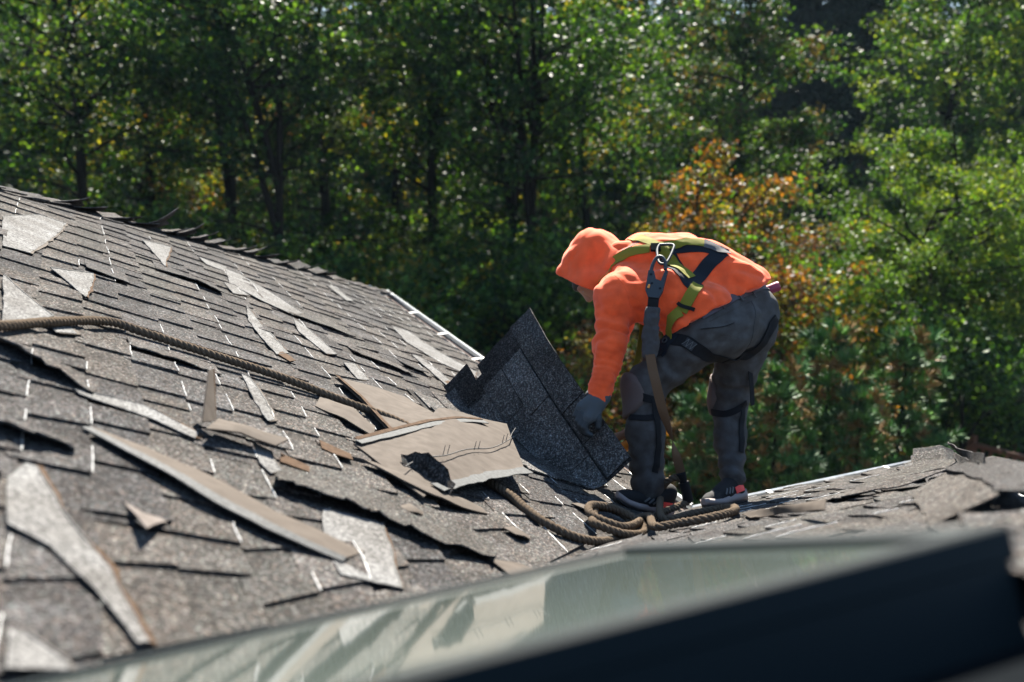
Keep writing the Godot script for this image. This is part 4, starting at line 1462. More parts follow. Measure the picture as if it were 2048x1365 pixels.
# ------------------------------------------------------------------ signed distance figure
class Sdf:
	var a := PackedVector3Array()
	var d := PackedVector3Array()
	var il := PackedFloat32Array()
	var ra := PackedFloat32Array()
	var dr := PackedFloat32Array()
	var k := PackedFloat32Array()
	var cut_n := PackedVector3Array()
	var cut_o := PackedFloat32Array()
	var joined: Sdf = null
	var jk := 0.05
	var noise: FastNoiseLite = null
	var amp := 0.0
	var stretch := Basis()
	var rings := []       # [from, to, amp, frequency]
	var shell := 0.0
	var grow := 0.0
	var near_o := Vector3()
	var near_r := 0.0

	func at(p: Vector3) -> float:
		var r := 1e9
		for i in a.size():
			var q := p - a[i]
			var t := clampf(q.dot(d[i]) * il[i], 0.0, 1.0)
			var e := (q - d[i] * t).length() - ra[i] - dr[i] * t
			if i == 0:
				r = e
			else:
				var kk := k[i]
				var h := clampf(0.5 + 0.5 * (e - r) / kk, 0.0, 1.0)
				r = e + (r - e) * h - kk * h * (1.0 - h)
		return r

	func full(p: Vector3) -> float:
		var r := at(p) - grow
		if shell > 0.0:
			if absf(r) < 0.06:
				r += noise.get_noise_3dv(stretch * p) * amp
			r = maxf(r, -(r + shell))
		for i in cut_n.size():
			r = maxf(r, p.dot(cut_n[i]) - cut_o[i])
		if joined:
			var e := joined.at(p)
			var h := clampf(0.5 + 0.5 * (e - r) / jk, 0.0, 1.0)
			r = e + (r - e) * h - jk * h * (1.0 - h)
		if near_r > 0.0:
			r = maxf(r, p.distance_to(near_o) - near_r)
		if absf(r) < 0.05:
			if noise and shell == 0.0:
				r += noise.get_noise_3dv(stretch * p) * amp
			for g in rings:
				var q: Vector3 = p - g[0]
				var dd: Vector3 = g[1] - g[0]
				var t := q.dot(dd) / dd.length_squared()
				if t > -0.2 and t < 1.2:
					var far: float = (q - dd * t).length()
					if far < g[4]:
						var w := clampf(1.0 - absf(t - 0.5) * 1.6, 0.0, 1.0)
						var ph: float = t * g[3] + noise.get_noise_3dv(p * 4.0) * 3.0
						r += sin(ph) * g[2] * w
		return r

	func grad(p: Vector3) -> Vector3:
		var e := 0.002
		return Vector3(full(p + Vector3(e, 0, 0)) - full(p - Vector3(e, 0, 0)), full(p + Vector3(0, e, 0)) - full(p - Vector3(0, e, 0)), full(p + Vector3(0, 0, e)) - full(p - Vector3(0, 0, e))).normalized()

	func snap(p: Vector3, off: float) -> Vector3:
		for i in 4:
			p -= grad(p) * (full(p) - off)
		return p

func cap(s: Sdf, a: Vector3, ra: float, b: Vector3, rb: float, k: float) -> void:
	s.a.push_back(a)
	s.d.push_back(b - a)
	s.il.push_back(1.0 / maxf((b - a).length_squared(), 1e-8))
	s.ra.push_back(ra)
	s.dr.push_back(rb - ra)
	s.k.push_back(k)

func skin(s: Sdf, cell: float, margin := 0.03) -> MB:
	# surface nets over the blocks that the surface can cross
	var lo := Vector3.ONE * 1e9
	var hi := Vector3.ONE * -1e9
	var all := [s]
	if s.joined:
		all.append(s.joined)
	for q in all:
		for i in q.a.size():
			var r: float = maxf(q.ra[i], q.ra[i] + q.dr[i]) + margin + s.grow
			for e in [q.a[i], q.a[i] + q.d[i]]:
				lo = lo.min(e - Vector3.ONE * r)
				hi = hi.max(e + Vector3.ONE * r)
	if s.near_r > 0.0:
		lo = lo.max(s.near_o - Vector3.ONE * (s.near_r + 0.02))
		hi = hi.min(s.near_o + Vector3.ONE * (s.near_r + 0.02))
	var B := 4
	var nx := (int((hi.x - lo.x) / cell) / B + 1) * B
	var ny := (int((hi.y - lo.y) / cell) / B + 1) * B
	var nz := (int((hi.z - lo.z) / cell) / B + 1) * B
	var sx := nx + 1
	var sxy := sx * (ny + 1)
	var val := PackedFloat32Array()
	val.resize(sxy * (nz + 1))
	val.fill(1.0)
	var known := PackedByteArray()
	known.resize(val.size())
	var reach := cell * B * 0.5 * 1.75 + 0.02
	var blocks := []
	for bz in nz / B:
		for by in ny / B:
			for bx in nx / B:
				var c := lo + V(bx + 0.5, by + 0.5, bz + 0.5) * cell * B
				var f := s.full(c)
				if absf(f) < reach:
					blocks.append(Vector3i(bx, by, bz) * B)
				elif f < 0.0:
					for z in B + 1:
						for y in B + 1:
							for x in B + 1:
								var i := (bx * B + x) + (by * B + y) * sx + (bz * B + z) * sxy
								if known[i] == 0:
									val[i] = -1.0
	for o in blocks:
		for z in B + 1:
			for y in B + 1:
				var i: int = o.x + (o.y + y) * sx + (o.z + z) * sxy
				for x in B + 1:
					if known[i + x] == 0:
						known[i + x] = 1
						val[i + x] = s.full(lo + V(o.x + x, o.y + y, o.z + z) * cell)
	var b := MB.new()
	var at := {}
	var corner := [0, 1, sx, sx + 1, sxy, sxy + 1, sxy + sx, sxy + sx + 1]
	var edges := [[0, 1], [2, 3], [4, 5], [6, 7], [0, 2], [1, 3], [4, 6], [5, 7], [0, 4], [1, 5], [2, 6], [3, 7]]
	for o in blocks:
		for z in B:
			for y in B:
				for x in B:
					var i: int = (o.x + x) + (o.y + y) * sx + (o.z + z) * sxy
					var neg := 0
					for k in 8:
						if val[i + corner[k]] < 0.0:
							neg += 1
					if neg == 0 or neg == 8:
						continue
					var p := Vector3()
					var m := 0
					for e in edges:
						var f0 := val[i + corner[e[0]]]
						var f1 := val[i + corner[e[1]]]
						if (f0 < 0.0) != (f1 < 0.0):
							var t := f0 / (f0 - f1)
							var c0: int = e[0]
							var c1: int = e[1]
							p += V(c0 & 1, (c0 >> 1) & 1, c0 >> 2).lerp(V(c1 & 1, (c1 >> 1) & 1, c1 >> 2), t)
							m += 1
					at[i] = b.v.size()
					b.v.push_back(lo + (V(o.x + x, o.y + y, o.z + z) + p / m) * cell)
					b.n.push_back(Vector3())
					b.c.push_back(Color(1, 1, 1))
	for i in at:
		for ax in 3:
			var st: int = [1, sx, sxy][ax]
			var u: int = [sx, sxy, 1][ax]
			var w: int = [sxy, 1, sx][ax]
			var f0 := val[i]
			var f1 := val[i + st]
			if (f0 < 0.0) == (f1 < 0.0):
				continue
			if not (at.has(i - u) and at.has(i - w) and at.has(i - u - w)):
				continue
			var q := [at[i], at[i - u], at[i - u - w], at[i - w]]
			if f0 >= 0.0:
				q.reverse()
			# outside order counter-clockwise, stored clockwise
			var n0 := (b.v[q[1]] - b.v[q[0]]).cross(b.v[q[2]] - b.v[q[0]]) + (b.v[q[2]] - b.v[q[0]]).cross(b.v[q[3]] - b.v[q[0]])
			for k in 4:
				b.n[q[k]] += n0
			b.ix.append_array(PackedInt32Array([q[0], q[2], q[1], q[0], q[3], q[2]]))
	for i in b.n.size():
		b.n[i] = b.n[i].normalized()
	return b

# ribbon that lies on a figure
func strap(s: Sdf, pts: Array, w: float, th: float, off: float, to_cam: Vector3) -> MB:
	var path := spline(pts, 0.014)
	var rows := []
	var nrm := PackedVector3Array()
	for i in path.size():
		path[i] = s.snap(path[i], off)
		nrm.push_back(s.grad(path[i]))
	for q in 3:
		var sm := path.duplicate()
		for i in range(1, path.size() - 1):
			sm[i] = (path[i - 1] + path[i] * 2.0 + path[i + 1]) * 0.25
		path = sm
	for i in path.size():
		var t := (path[mini(i + 1, path.size() - 1)] - path[maxi(i - 1, 0)]).normalized()
		var n := nrm[i]
		var side := t.cross(n).normalized()
		var r := PackedVector3Array()
		for k in 5:
			var u := k / 2.0 - 1.0
			var p := path[i] + side * (u * w * 0.5)
			var f := s.full(p)
			p -= s.grad(p) * clampf(f - off, -0.02, 0.012)
			r.push_back(p)
		rows.append(r)
	var mid := rows.size() / 2
	if (rows[mid][1] - rows[mid][0]).cross(rows[mini(mid + 1, rows.size() - 1)][0] - rows[mid][0]).dot(nrm[mid]) < 0.0:
		for j in rows.size():
			rows[j].reverse()
	var b := MB.new()
	b.sheet(rows, th)
	return b

func ribbon(pts: Array, w: float, th: float, sides: Array) -> MB:   # free hanging, with a side vector at each point
	var b := MB.new()
	var rows := []
	var n := pts.size()
	for i in n - 1:
		for k in 6:
			var f := k / 6.0
			var p: Vector3 = pts[i].cubic_interpolate(pts[i + 1], pts[maxi(i - 1, 0)], pts[mini(i + 2, n - 1)], f)
			var sd: Vector3 = sides[mini(i, sides.size() - 1)].lerp(sides[mini(i + 1, sides.size() - 1)], f).normalized()
			rows.append(PackedVector3Array([p - sd * w * 0.5, p + V(0, 0, 0.0008), p + sd * w * 0.5]))
	b.sheet(rows, th)
	return b

func build_worker() -> void:
	var base := V(-0.15, 0.25, 0.55)
	var man := thing("person", base, "worker in orange hooded shirt and grey trousers bending over to lift a shingle sheet", "person")
	var fn := FastNoiseLite.new()
	fn.seed = 8
	fn.frequency = 1.0
	fn.fractal_octaves = 3
	var crease := FastNoiseLite.new()
	crease.seed = 15
	crease.frequency = 1.0
	crease.fractal_type = FastNoiseLite.FRACTAL_RIDGED
	crease.fractal_octaves = 2
	crease.fractal_gain = 0.35
	var torso := Sdf.new()
	cap(torso, V(0.129, 1.154, 0.206), 0.160, V(-0.054, 1.238, 0.137), 0.155, 0.06)
	cap(torso, V(-0.054, 1.238, 0.137), 0.155, V(-0.239, 1.252, 0.076), 0.150, 0.06)
	cap(torso, V(-0.239, 1.252, 0.076), 0.150, V(-0.383, 1.253, 0.020), 0.118, 0.06)
	cap(torso, V(-0.029, 1.099, 0.334), 0.125, V(-0.199, 1.157, 0.284), 0.125, 0.06)
	cap(torso, V(-0.199, 1.157, 0.284), 0.125, V(-0.368, 1.172, 0.246), 0.105, 0.06)
	cap(torso, V(0.159, 1.158, 0.069), 0.125, V(-0.098, 1.260, -0.084), 0.120, 0.06)
	cap(torso, V(-0.098, 1.260, -0.084), 0.120, V(-0.256, 1.283, -0.158), 0.100, 0.06)
	cap(torso, V(-0.073, 1.106, 0.350), 0.136, V(-0.118, 1.050, 0.398), 0.112, 0.05)
	cap(torso, V(-0.218, 1.094, 0.279), 0.080, V(-0.327, 1.117, 0.250), 0.070, 0.05)
	cap(torso, V(-0.429, 1.165, 0.282), 0.090, V(-0.256, 1.271, -0.155), 0.085, 0.06)
	torso.cut_n.push_back(V(0.474, -0.825, 0.308))
	torso.cut_o.push_back(-0.8180)
	var arms := Sdf.new()
	cap(arms, V(-0.447, 1.154, 0.285), 0.092, V(-0.469, 0.983, 0.412), 0.073, 0.05)
	cap(arms, V(-0.469, 0.983, 0.412), 0.073, V(-0.532, 0.778, 0.549), 0.048, 0.03)
	cap(arms, V(-0.268, 1.271, -0.155), 0.088, V(-0.382, 0.901, -0.141), 0.068, 0.04)
	cap(arms, V(-0.382, 0.901, -0.141), 0.068, V(-0.471, 0.689, 0.077), 0.046, 0.03)
	torso.joined = arms
	torso.jk = 0.05
	torso.noise = crease
	torso.amp = 0.012
	var sp := V(-0.5, 0.1, -0.17).normalized()   # down the back
	var ax := sp.cross(Vector3.UP).normalized()
	torso.stretch = Basis(sp * 3.0, ax * 7.0, sp.cross(ax) * 7.0).transposed()
	torso.rings = [[V(-0.469, 0.983, 0.412), V(-0.532, 0.778, 0.549), 0.0038, 60.0, 0.11], [V(-0.447, 1.10, 0.32), V(-0.475, 0.95, 0.43), 0.0055, 24.0, 0.13]]
	var trousers := Sdf.new()
	cap(trousers, V(-0.022, 1.068, 0.328), 0.122, V(0.164, 1.066, 0.151), 0.130, 0.06)
	cap(trousers, V(0.045, 1.138, 0.233), 0.112, V(0.139, 1.139, 0.142), 0.115, 0.06)
	cap(trousers, V(0.034, 1.017, 0.368), 0.118, V(0.086, 1.047, 0.326), 0.115, 0.06)
	cap(trousers, V(0.211, 1.045, 0.191), 0.105, V(0.195, 1.002, 0.203), 0.105, 0.06)
	cap(trousers, V(-0.062, 1.024, 0.385), 0.126, V(-0.315, 0.793, 0.409), 0.090, 0.05)
	cap(trousers, V(-0.315, 0.793, 0.409), 0.090, V(-0.324, 0.626, 0.513), 0.082, 0.03)
	cap(trousers, V(-0.324, 0.626, 0.513), 0.082, V(-0.312, 0.400, 0.600), 0.077, 0.03)
	cap(trousers, V(0.156, 0.973, 0.211), 0.132, V(0.109, 0.656, 0.211), 0.086, 0.05)
	cap(trousers, V(0.109, 0.656, 0.211), 0.086, V(0.093, 0.505, 0.332), 0.071, 0.03)
	cap(trousers, V(0.093, 0.505, 0.332), 0.071, V(0.082, 0.380, 0.475), 0.058, 0.03)
	trousers.cut_n.push_back(V(-0.372, 0.880, -0.294))
	trousers.cut_o.push_back(0.9485)
	trousers.noise = crease
	trousers.amp = 0.0075
	trousers.stretch = Basis(V(5, 2, 0), V(-3, 7.0, 1.5), V(0, -1.5, 5))
	trousers.rings = [[V(-0.318, 0.52, 0.555), V(-0.312, 0.38, 0.61), 0.006, 14.0, 0.13], [V(0.09, 0.47, 0.37), V(0.08, 0.33, 0.49), 0.007, 16.0, 0.13], [V(-0.10, 0.98, 0.39), V(-0.33, 0.76, 0.42), 0.005, 18.0, 0.18], [V(0.13, 0.80, 0.21), V(0.11, 0.62, 0.23), 0.006, 15.0, 0.16]]
	var hoodie := part(skin(torso, 0.0085), "hooded_shirt", M.hoodie, man)
	var pants := part(skin(trousers, 0.009), "trousers", M.trousers, man)
	# hood: a shell round the head, open where the face is
	var hood := Sdf.new()
	cap(hood, V(-0.511, 1.302, -0.051), 0.116, V(-0.564, 1.255, -0.026), 0.104, 0.03)
	cap(hood, V(-0.564, 1.255, -0.026), 0.104, V(-0.643, 1.217, -0.004), 0.058, 0.03)
	cap(hood, V(-0.456, 1.286, -0.035), 0.098, V(-0.511, 1.302, -0.051), 0.114, 0.02)
	cap(hood, V(-0.396, 1.256, 0.030), 0.098, V(-0.457, 1.275, -0.020), 0.098, 0.02)
	cap(hood, V(-0.515, 1.296, -0.060), 0.108, V(-0.574, 1.185, 0.028), 0.09, 0.04)
	cap(hood, V(-0.535, 1.170, 0.100), 0.088, V(-0.436, 1.202, 0.090), 0.095, 0.04)
	hood.cut_n.push_back(V(-0.286, -0.957, 0.039))
	hood.cut_o.push_back(-0.9625)
	hood.shell = 0.013
	hood.noise = crease
	hood.amp = 0.012
	hood.stretch = Basis(V(5, 2, 0), V(-2, 4, 2), V(0, 0, 4))
	part(skin(hood, 0.0055), "hood", M.hoodie, hoodie)
	# head and neck, one skin with the forearms' ends
	var hs := Sdf.new()
	var hc := V(-0.528, 1.232, -0.012)
	var crown := V(-0.80, 0.28, -0.25).normalized()
	var face := V(-0.25, -0.95, 0.03).normalized()
	face = (face - crown * face.dot(crown)).normalized()
	var lat := crown.cross(face)
	cap(hs, hc + crown * 0.010, 0.072, hc + crown * 0.004 + face * 0.03, 0.068, 0.03)
	cap(hs, hc - crown * 0.06 + face * 0.05, 0.058, hc - crown * 0.085 + face * 0.085, 0.036, 0.03)
	cap(hs, hc - crown * 0.01 + face * 0.07, 0.052, hc - crown * 0.05 + face * 0.075, 0.050, 0.02)
	cap(hs, hc + crown * 0.0 + face * 0.112, 0.012, hc - crown * 0.042 + face * 0.135, 0.017, 0.012)
	cap(hs, hc - crown * 0.062 + face * 0.118 + lat * 0.02, 0.008, hc - crown * 0.062 + face * 0.118 - lat * 0.02, 0.008, 0.01)
	cap(hs, hc - crown * 0.074 + face * 0.115 + lat * 0.017, 0.009, hc - crown * 0.074 + face * 0.115 - lat * 0.017, 0.009, 0.008)
	cap(hs, hc + crown * 0.012 + face * 0.098 + lat * 0.045, 0.012, hc + crown * 0.016 + face * 0.104 + lat * 0.012, 0.012, 0.015)
	cap(hs, hc + crown * 0.012 + face * 0.098 - lat * 0.045, 0.012, hc + crown * 0.016 + face * 0.104 - lat * 0.012, 0.012, 0.015)
	for sd in [1.0, -1.0]:
		cap(hs, hc - crown * 0.0 - face * 0.005 + lat * 0.068 * sd, 0.012, hc - crown * 0.04 - face * 0.0 + lat * 0.064 * sd, 0.011, 0.008)
	cap(hs, hc - crown * 0.05, 0.062, V(-0.40, 1.24, 0.03), 0.060, 0.03)
	cap(hs, V(-0.40, 1.24, 0.03), 0.060, V(-0.24, 1.25, 0.08), 0.09, 0.04)
	cap(hs, V(-0.24, 1.25, 0.08), 0.10, V(0.08, 1.12, 0.22), 0.09, 0.06)
	var body := part(skin(hs, 0.0065), "body", M.skin, man)
	for sd in [1.0, -1.0]:
		var eb := MB.new()
		var ec: Vector3 = hc - crown * 0.008 + face * 0.103 + lat * 0.031 * sd
		eb.tube(PackedVector3Array([ec - lat * 0.012, ec - lat * 0.006, ec, ec + lat * 0.006, ec + lat * 0.012]), [0.001, 0.006, 0.008, 0.006, 0.001], 8)
		part(eb, "eye", M.rag, body)
	var hair := Sdf.new()
	cap(hair, hc + crown * 0.012, 0.074, hc + crown * 0.008 + face * 0.02, 0.072, 0.03)
	cap(hair, hc + crown * 0.02 + face * 0.05, 0.056, hc + crown * 0.016 + face * 0.07, 0.048, 0.03)
	cap(hair, hc + crown * 0.03 + face * 0.105 + lat * 0.035, 0.010, hc + crown * 0.03 + face * 0.105 - lat * 0.035, 0.012, 0.03)
	part(skin(hair, 0.008), "cap", M.hair, body)
	# gloves
	hand(man, V(-0.532, 0.778, 0.549), V(-0.590, 0.735, 0.590), V(0.4445, -0.5178, 0.7303), 1.0)
	hand(man, V(-0.471, 0.689, 0.077), V(-0.52, 0.64, 0.16), V(0.4445, -0.5178, 0.7303), -1.0)
	# shoes
	shoe(man, V(-0.47, 0.364, 0.685), V(-0.235, 0.246, 0.612), NL)
	shoe(man, V(-0.075, 0.318, 0.675), V(0.125, 0.268, 0.500), NR)
	# harness webbing and belt on the clothes
	var sn := func(called: String, s: Sdf, pts: Array, w: float, off: float, mat: Material, parent: Node3D) -> MeshInstance3D:
		return part(strap(s, pts, w, 0.003, off, Vector3()), called, mat, parent)
	sn.call("shoulder_strap", torso, [V(-0.53, 1.21, 0.20), V(-0.503, 1.272, 0.150), V(-0.453, 1.312, 0.134), V(-0.365, 1.339, 0.149), V(-0.281, 1.364, 0.190)], 0.050, 0.006, M.olive, man)
	sn.call("shoulder_strap", torso, [V(-0.244, 1.378, 0.186), V(-0.295, 1.390, 0.124), V(-0.330, 1.390, 0.05), V(-0.350, 1.37, -0.08)], 0.050, 0.006, M.olive, man)
	sn.call("back_strap", torso, [V(-0.241, 1.377, 0.186), V(-0.148, 1.382, 0.185), V(-0.060, 1.386, 0.210), V(-0.02, 1.382, 0.215)], 0.048, 0.009, M.olive, man)
	sn.call("strap_sleeve", torso, [V(-0.045, 1.386, 0.214), V(-0.015, 1.380, 0.216), V(0.028, 1.360, 0.220), V(0.060, 1.335, 0.225)], 0.054, 0.012, M.grey_web, man)
	sn.call("back_strap", torso, [V(-0.241, 1.373, 0.190), V(-0.202, 1.333, 0.241), V(-0.160, 1.293, 0.310), V(-0.120, 1.262, 0.350)], 0.050, 0.010, M.olive, man)
	sn.call("back_pad", torso, [V(-0.227, 1.362, 0.204), V(-0.180, 1.307, 0.281), V(-0.144, 1.268, 0.353), V(-0.108, 1.222, 0.398)], 0.078, 0.005, M.navy, man)
	sn.call("back_pad", torso, [V(-0.135, 1.235, 0.390), V(-0.076, 1.274, 0.321), V(-0.030, 1.320, 0.285), V(0.040, 1.356, 0.228)], 0.062, 0.0055, M.navy, man)
	sn.call("back_pad", torso, [V(-0.205, 1.362, 0.205), V(-0.131, 1.370, 0.218), V(-0.046, 1.370, 0.238), V(0.040, 1.356, 0.230)], 0.040, 0.0045, M.navy, man)
	sn.call("back_strap", torso, [V(-0.096, 1.237, 0.382), V(-0.131, 1.195, 0.421), V(-0.165, 1.13, 0.434)], 0.052, 0.008, M.olive, man)
	sn.call("back_strap", torso, [V(-0.165, 1.13, 0.434), V(-0.195, 1.075, 0.432), V(-0.230, 1.015, 0.447)], 0.052, 0.011, M.olive, man)
	sn.call("keeper_loop", torso, [V(-0.190, 1.166, 0.41), V(-0.150, 1.150, 0.43), V(-0.112, 1.135, 0.44)], 0.016, 0.0135, M.black, man)
	sn.call("leg_strap", trousers, [V(-0.245, 1.015, 0.44), V(-0.173, 1.026, 0.491), V(-0.112, 0.989, 0.519), V(-0.029, 0.934, 0.488), V(0.052, 0.907, 0.415)], 0.055, 0.006, M.black, man)
	sn.call("leg_strap", trousers, [V(0.030, 0.912, 0.440), V(0.136, 0.907, 0.345), V(0.199, 0.953, 0.341), V(0.245, 1.020, 0.317), V(0.275, 1.059, 0.27)], 0.045, 0.009, M.black, man)
	sn.call("stitch_patch", trousers, [V(-0.165, 1.022, 0.495), V(-0.125, 0.998, 0.517)], 0.040, 0.0075, M.grey_web, man).mesh.surface_set_material(0, cloth(lin(0.03, 0.033, 0.036), M.navy.heightmap_texture))
	for i in 5:
		var k0 := i / 5.0
		var a0 := V(-0.165, 1.022, 0.495).lerp(V(-0.125, 0.998, 0.517), k0)
		var a1 := V(-0.165, 1.022, 0.495).lerp(V(-0.125, 0.998, 0.517), k0 + 0.2)
		var off := V(0.012, 0.014, 0.0) * (1.0 if i % 2 == 0 else -1.0)
		sn.call("stitching", trousers, [a0 - off, a1 + off], 0.002, 0.0092, M.stitch, man)
	sn.call("buckle", trousers, [V(-0.205, 1.048, 0.44), V(-0.240, 1.003, 0.452), V(-0.272, 0.962, 0.456)], 0.072, 0.012, M.navy, man)
	sn.call("buckle", trousers, [V(-0.268, 0.985, 0.456), V(-0.305, 0.935, 0.455)], 0.060, 0.016, M.black, man)
	var ring := MB.new()
	var rc := trousers.snap(V(-0.238, 1.010, 0.455), 0.017)
	var rn := trousers.grad(rc)
	var rx := rn.cross(Vector3.UP).normalized()
	var rp := PackedVector3Array()
	for i in 13:
		rp.push_back(rc + (rx * cos(TAU * i / 12.0) + rn.cross(rx) * sin(TAU * i / 12.0)) * 0.011)
	ring.tube(rp, [0.003], 6, false)
	part(ring, "grommet", M.steel, man)
	sn.call("belt", trousers, [V(-0.095, 1.13, 0.47), V(-0.043, 1.150, 0.453), V(0.018, 1.171, 0.408), V(0.094, 1.187, 0.345), V(0.166, 1.196, 0.272), V(0.225, 1.196, 0.205), V(0.27, 1.17, 0.13)], 0.040, 0.006, M.belt, man)
	for q in [[V(0.090, 1.205, 0.345), V(0.100, 1.16, 0.37)], [V(0.160, 1.212, 0.27), V(0.180, 1.165, 0.30)], [V(0.005, 1.185, 0.41), V(0.010, 1.14, 0.43)]]:
		sn.call("belt_loop", trousers, q, 0.013, 0.010, M.trousers, pants)
	sn.call("waistband", trousers, [V(-0.06, 1.105, 0.48), V(0.018, 1.135, 0.445), V(0.094, 1.150, 0.385), V(0.166, 1.157, 0.315), V(0.235, 1.157, 0.23)], 0.006, 0.003, M.trousers, pants)
	sn.call("pocket_welt", trousers, [V(-0.103, 1.084, 0.503), V(-0.040, 1.090, 0.506), V(0.016, 1.094, 0.489), V(0.052, 1.100, 0.468)], 0.013, 0.004, M.trousers, pants)
	sn.call("pocket_slit", trousers, [V(-0.100, 1.078, 0.505), V(-0.040, 1.084, 0.508), V(0.016, 1.088, 0.492), V(0.050, 1.094, 0.470)], 0.003, 0.0055, M.black, pants)
	sn.call("seam", trousers, [V(0.156, 1.160, 0.329), V(0.157, 1.090, 0.406), V(0.133, 0.983, 0.426), V(0.097, 0.872, 0.321)], 0.006, 0.002, M.trousers, pants)
	# knee pads and their straps
	for q in [[V(-0.385, 0.755, 0.435), 0.105], [V(0.030, 0.665, 0.16), 0.10]]:
		var kp := Sdf.new()
		for i in trousers.a.size():
			cap(kp, trousers.a[i], trousers.ra[i], trousers.a[i] + trousers.d[i], trousers.ra[i] + trousers.dr[i], trousers.k[i])
		kp.grow = 0.013
		kp.near_o = q[0]
		kp.near_r = q[1]
		part(skin(kp, 0.007), "knee_pad", M.pad, man)
	sn.call("knee_strap", trousers, [V(-0.365, 0.785, 0.495), V(-0.308, 0.768, 0.526), V(-0.234, 0.734, 0.470)], 0.034, 0.006, M.black, man)
	sn.call("knee_strap", trousers, [V(-0.395, 0.690, 0.530), V(-0.334, 0.698, 0.570), V(-0.244, 0.687, 0.516)], 0.026, 0.006, M.black, man)
	sn.call("knee_strap", trousers, [V(-0.290, 0.774, 0.515), V(-0.282, 0.672, 0.574), V(-0.275, 0.571, 0.609), V(-0.292, 0.487, 0.655)], 0.030, 0.008, M.black, man)
	sn.call("knee_strap", trousers, [V(0.010, 0.610, 0.25), V(0.062, 0.630, 0.330), V(0.119, 0.648, 0.327), V(0.165, 0.670, 0.290)], 0.030, 0.006, M.black, man)
	sn.call("knee_strap", trousers, [V(0.158, 0.664, 0.300), V(0.137, 0.571, 0.377), V(0.118, 0.480, 0.43)], 0.028, 0.007, M.black, man)
	part(ribbon([V(0.169, 0.832, 0.308), V(0.177, 0.745, 0.332), V(0.179, 0.669, 0.354)], 0.026, 0.003, [V(0.8, 0, -0.6)]), "hanging_strap", M.black, man)
	part(ribbon([V(-0.300, 1.075, 0.22), V(-0.316, 1.00, 0.235), V(-0.322, 0.937, 0.255), V(-0.342, 0.854, 0.290), V(-0.385, 0.800, 0.316)], 0.028, 0.003, [V(0.7, 0, 0.5), V(0.6, 0, -0.6), V(0.8, 0.1, -0.3), V(0.8, 0.3, 0.1), V(0.6, 0.5, 0.3)]), "chest_strap_end", M.olive, man)
	sn.call("seam", torso, [V(-0.470, 1.235, 0.230), V(-0.405, 1.190, 0.330), V(-0.385, 1.125, 0.360), V(-0.395, 1.060, 0.335)], 0.006, 0.0015, M.hoodie, hoodie)
	# faded lettering on the back of the shirt
	rng.seed = 31
	for i in 16:
		var k := i / 15.0
		var p := V(-0.405, 1.335, 0.125).lerp(V(-0.290, 1.385, 0.13), k)
		var q := p + V(0.012, 0.004, -0.030) + V(rng.randf_range(-0.004, 0.004), 0, rng.randf_range(-0.008, 0.008))
		sn.call("printed_mark", torso, [p, q], 0.003 + 0.003 * (i % 2), 0.0012, M.print_ink, hoodie)
	for i in 12:
		var k := i / 11.0
		var p := V(-0.285, 1.40, 0.07).lerp(V(-0.14, 1.40, 0.06), k)
		sn.call("printed_mark", torso, [p, p + V(-0.004, 0, -0.03)], 0.004, 0.0012, M.print_ink, hoodie)
	# things held in the back pocket
	var tool_ := thing("tool_handle", V(0.225, 1.127, 0.112), "dark magenta round tool handle sticking out behind the worker's belt", "tool")
	var b := MB.new()
	b.tube(PackedVector3Array([V(0.19, 1.116, 0.11), V(0.322, 1.174, 0.122), V(0.330, 1.178, 0.123)]), [0.023, 0.023, 0.018], 14)
	part(b, "grip", M.magenta, tool_)
	b = MB.new()
	b.bevel_box(V(0.282, 1.100, 0.17), V(0.030, 0.004, 0.006), V(-0.002, 0.012, 0.002), V(-0.004, 0, 0.02), 0.003)
	single(b, "folded_cloth", M.rag, V(0.282, 1.100, 0.17), "pale grey folded cloth in the worker's right back pocket", "cloth")
	# tool lying behind the sheet, its end showing beside the shin
	var pry := thing("pry_tool", V(-0.41, 0.50, 0.40), "tool with a wooden handle and orange collar behind the worker's front shin", "tool")
	b = MB.new()
	b.tube(PackedVector3Array([V(-0.50, 0.50, 0.36), V(-0.36, 0.585, 0.415)]), [0.02, 0.02], 10)
	part(b, "handle", M.wood, pry)
	b = MB.new()
	b.tube(PackedVector3Array([V(-0.445, 0.47, 0.40), V(-0.375, 0.53, 0.43)]), [0.03, 0.022], 10)
	part(b, "collar", M.orange_tool, pry)

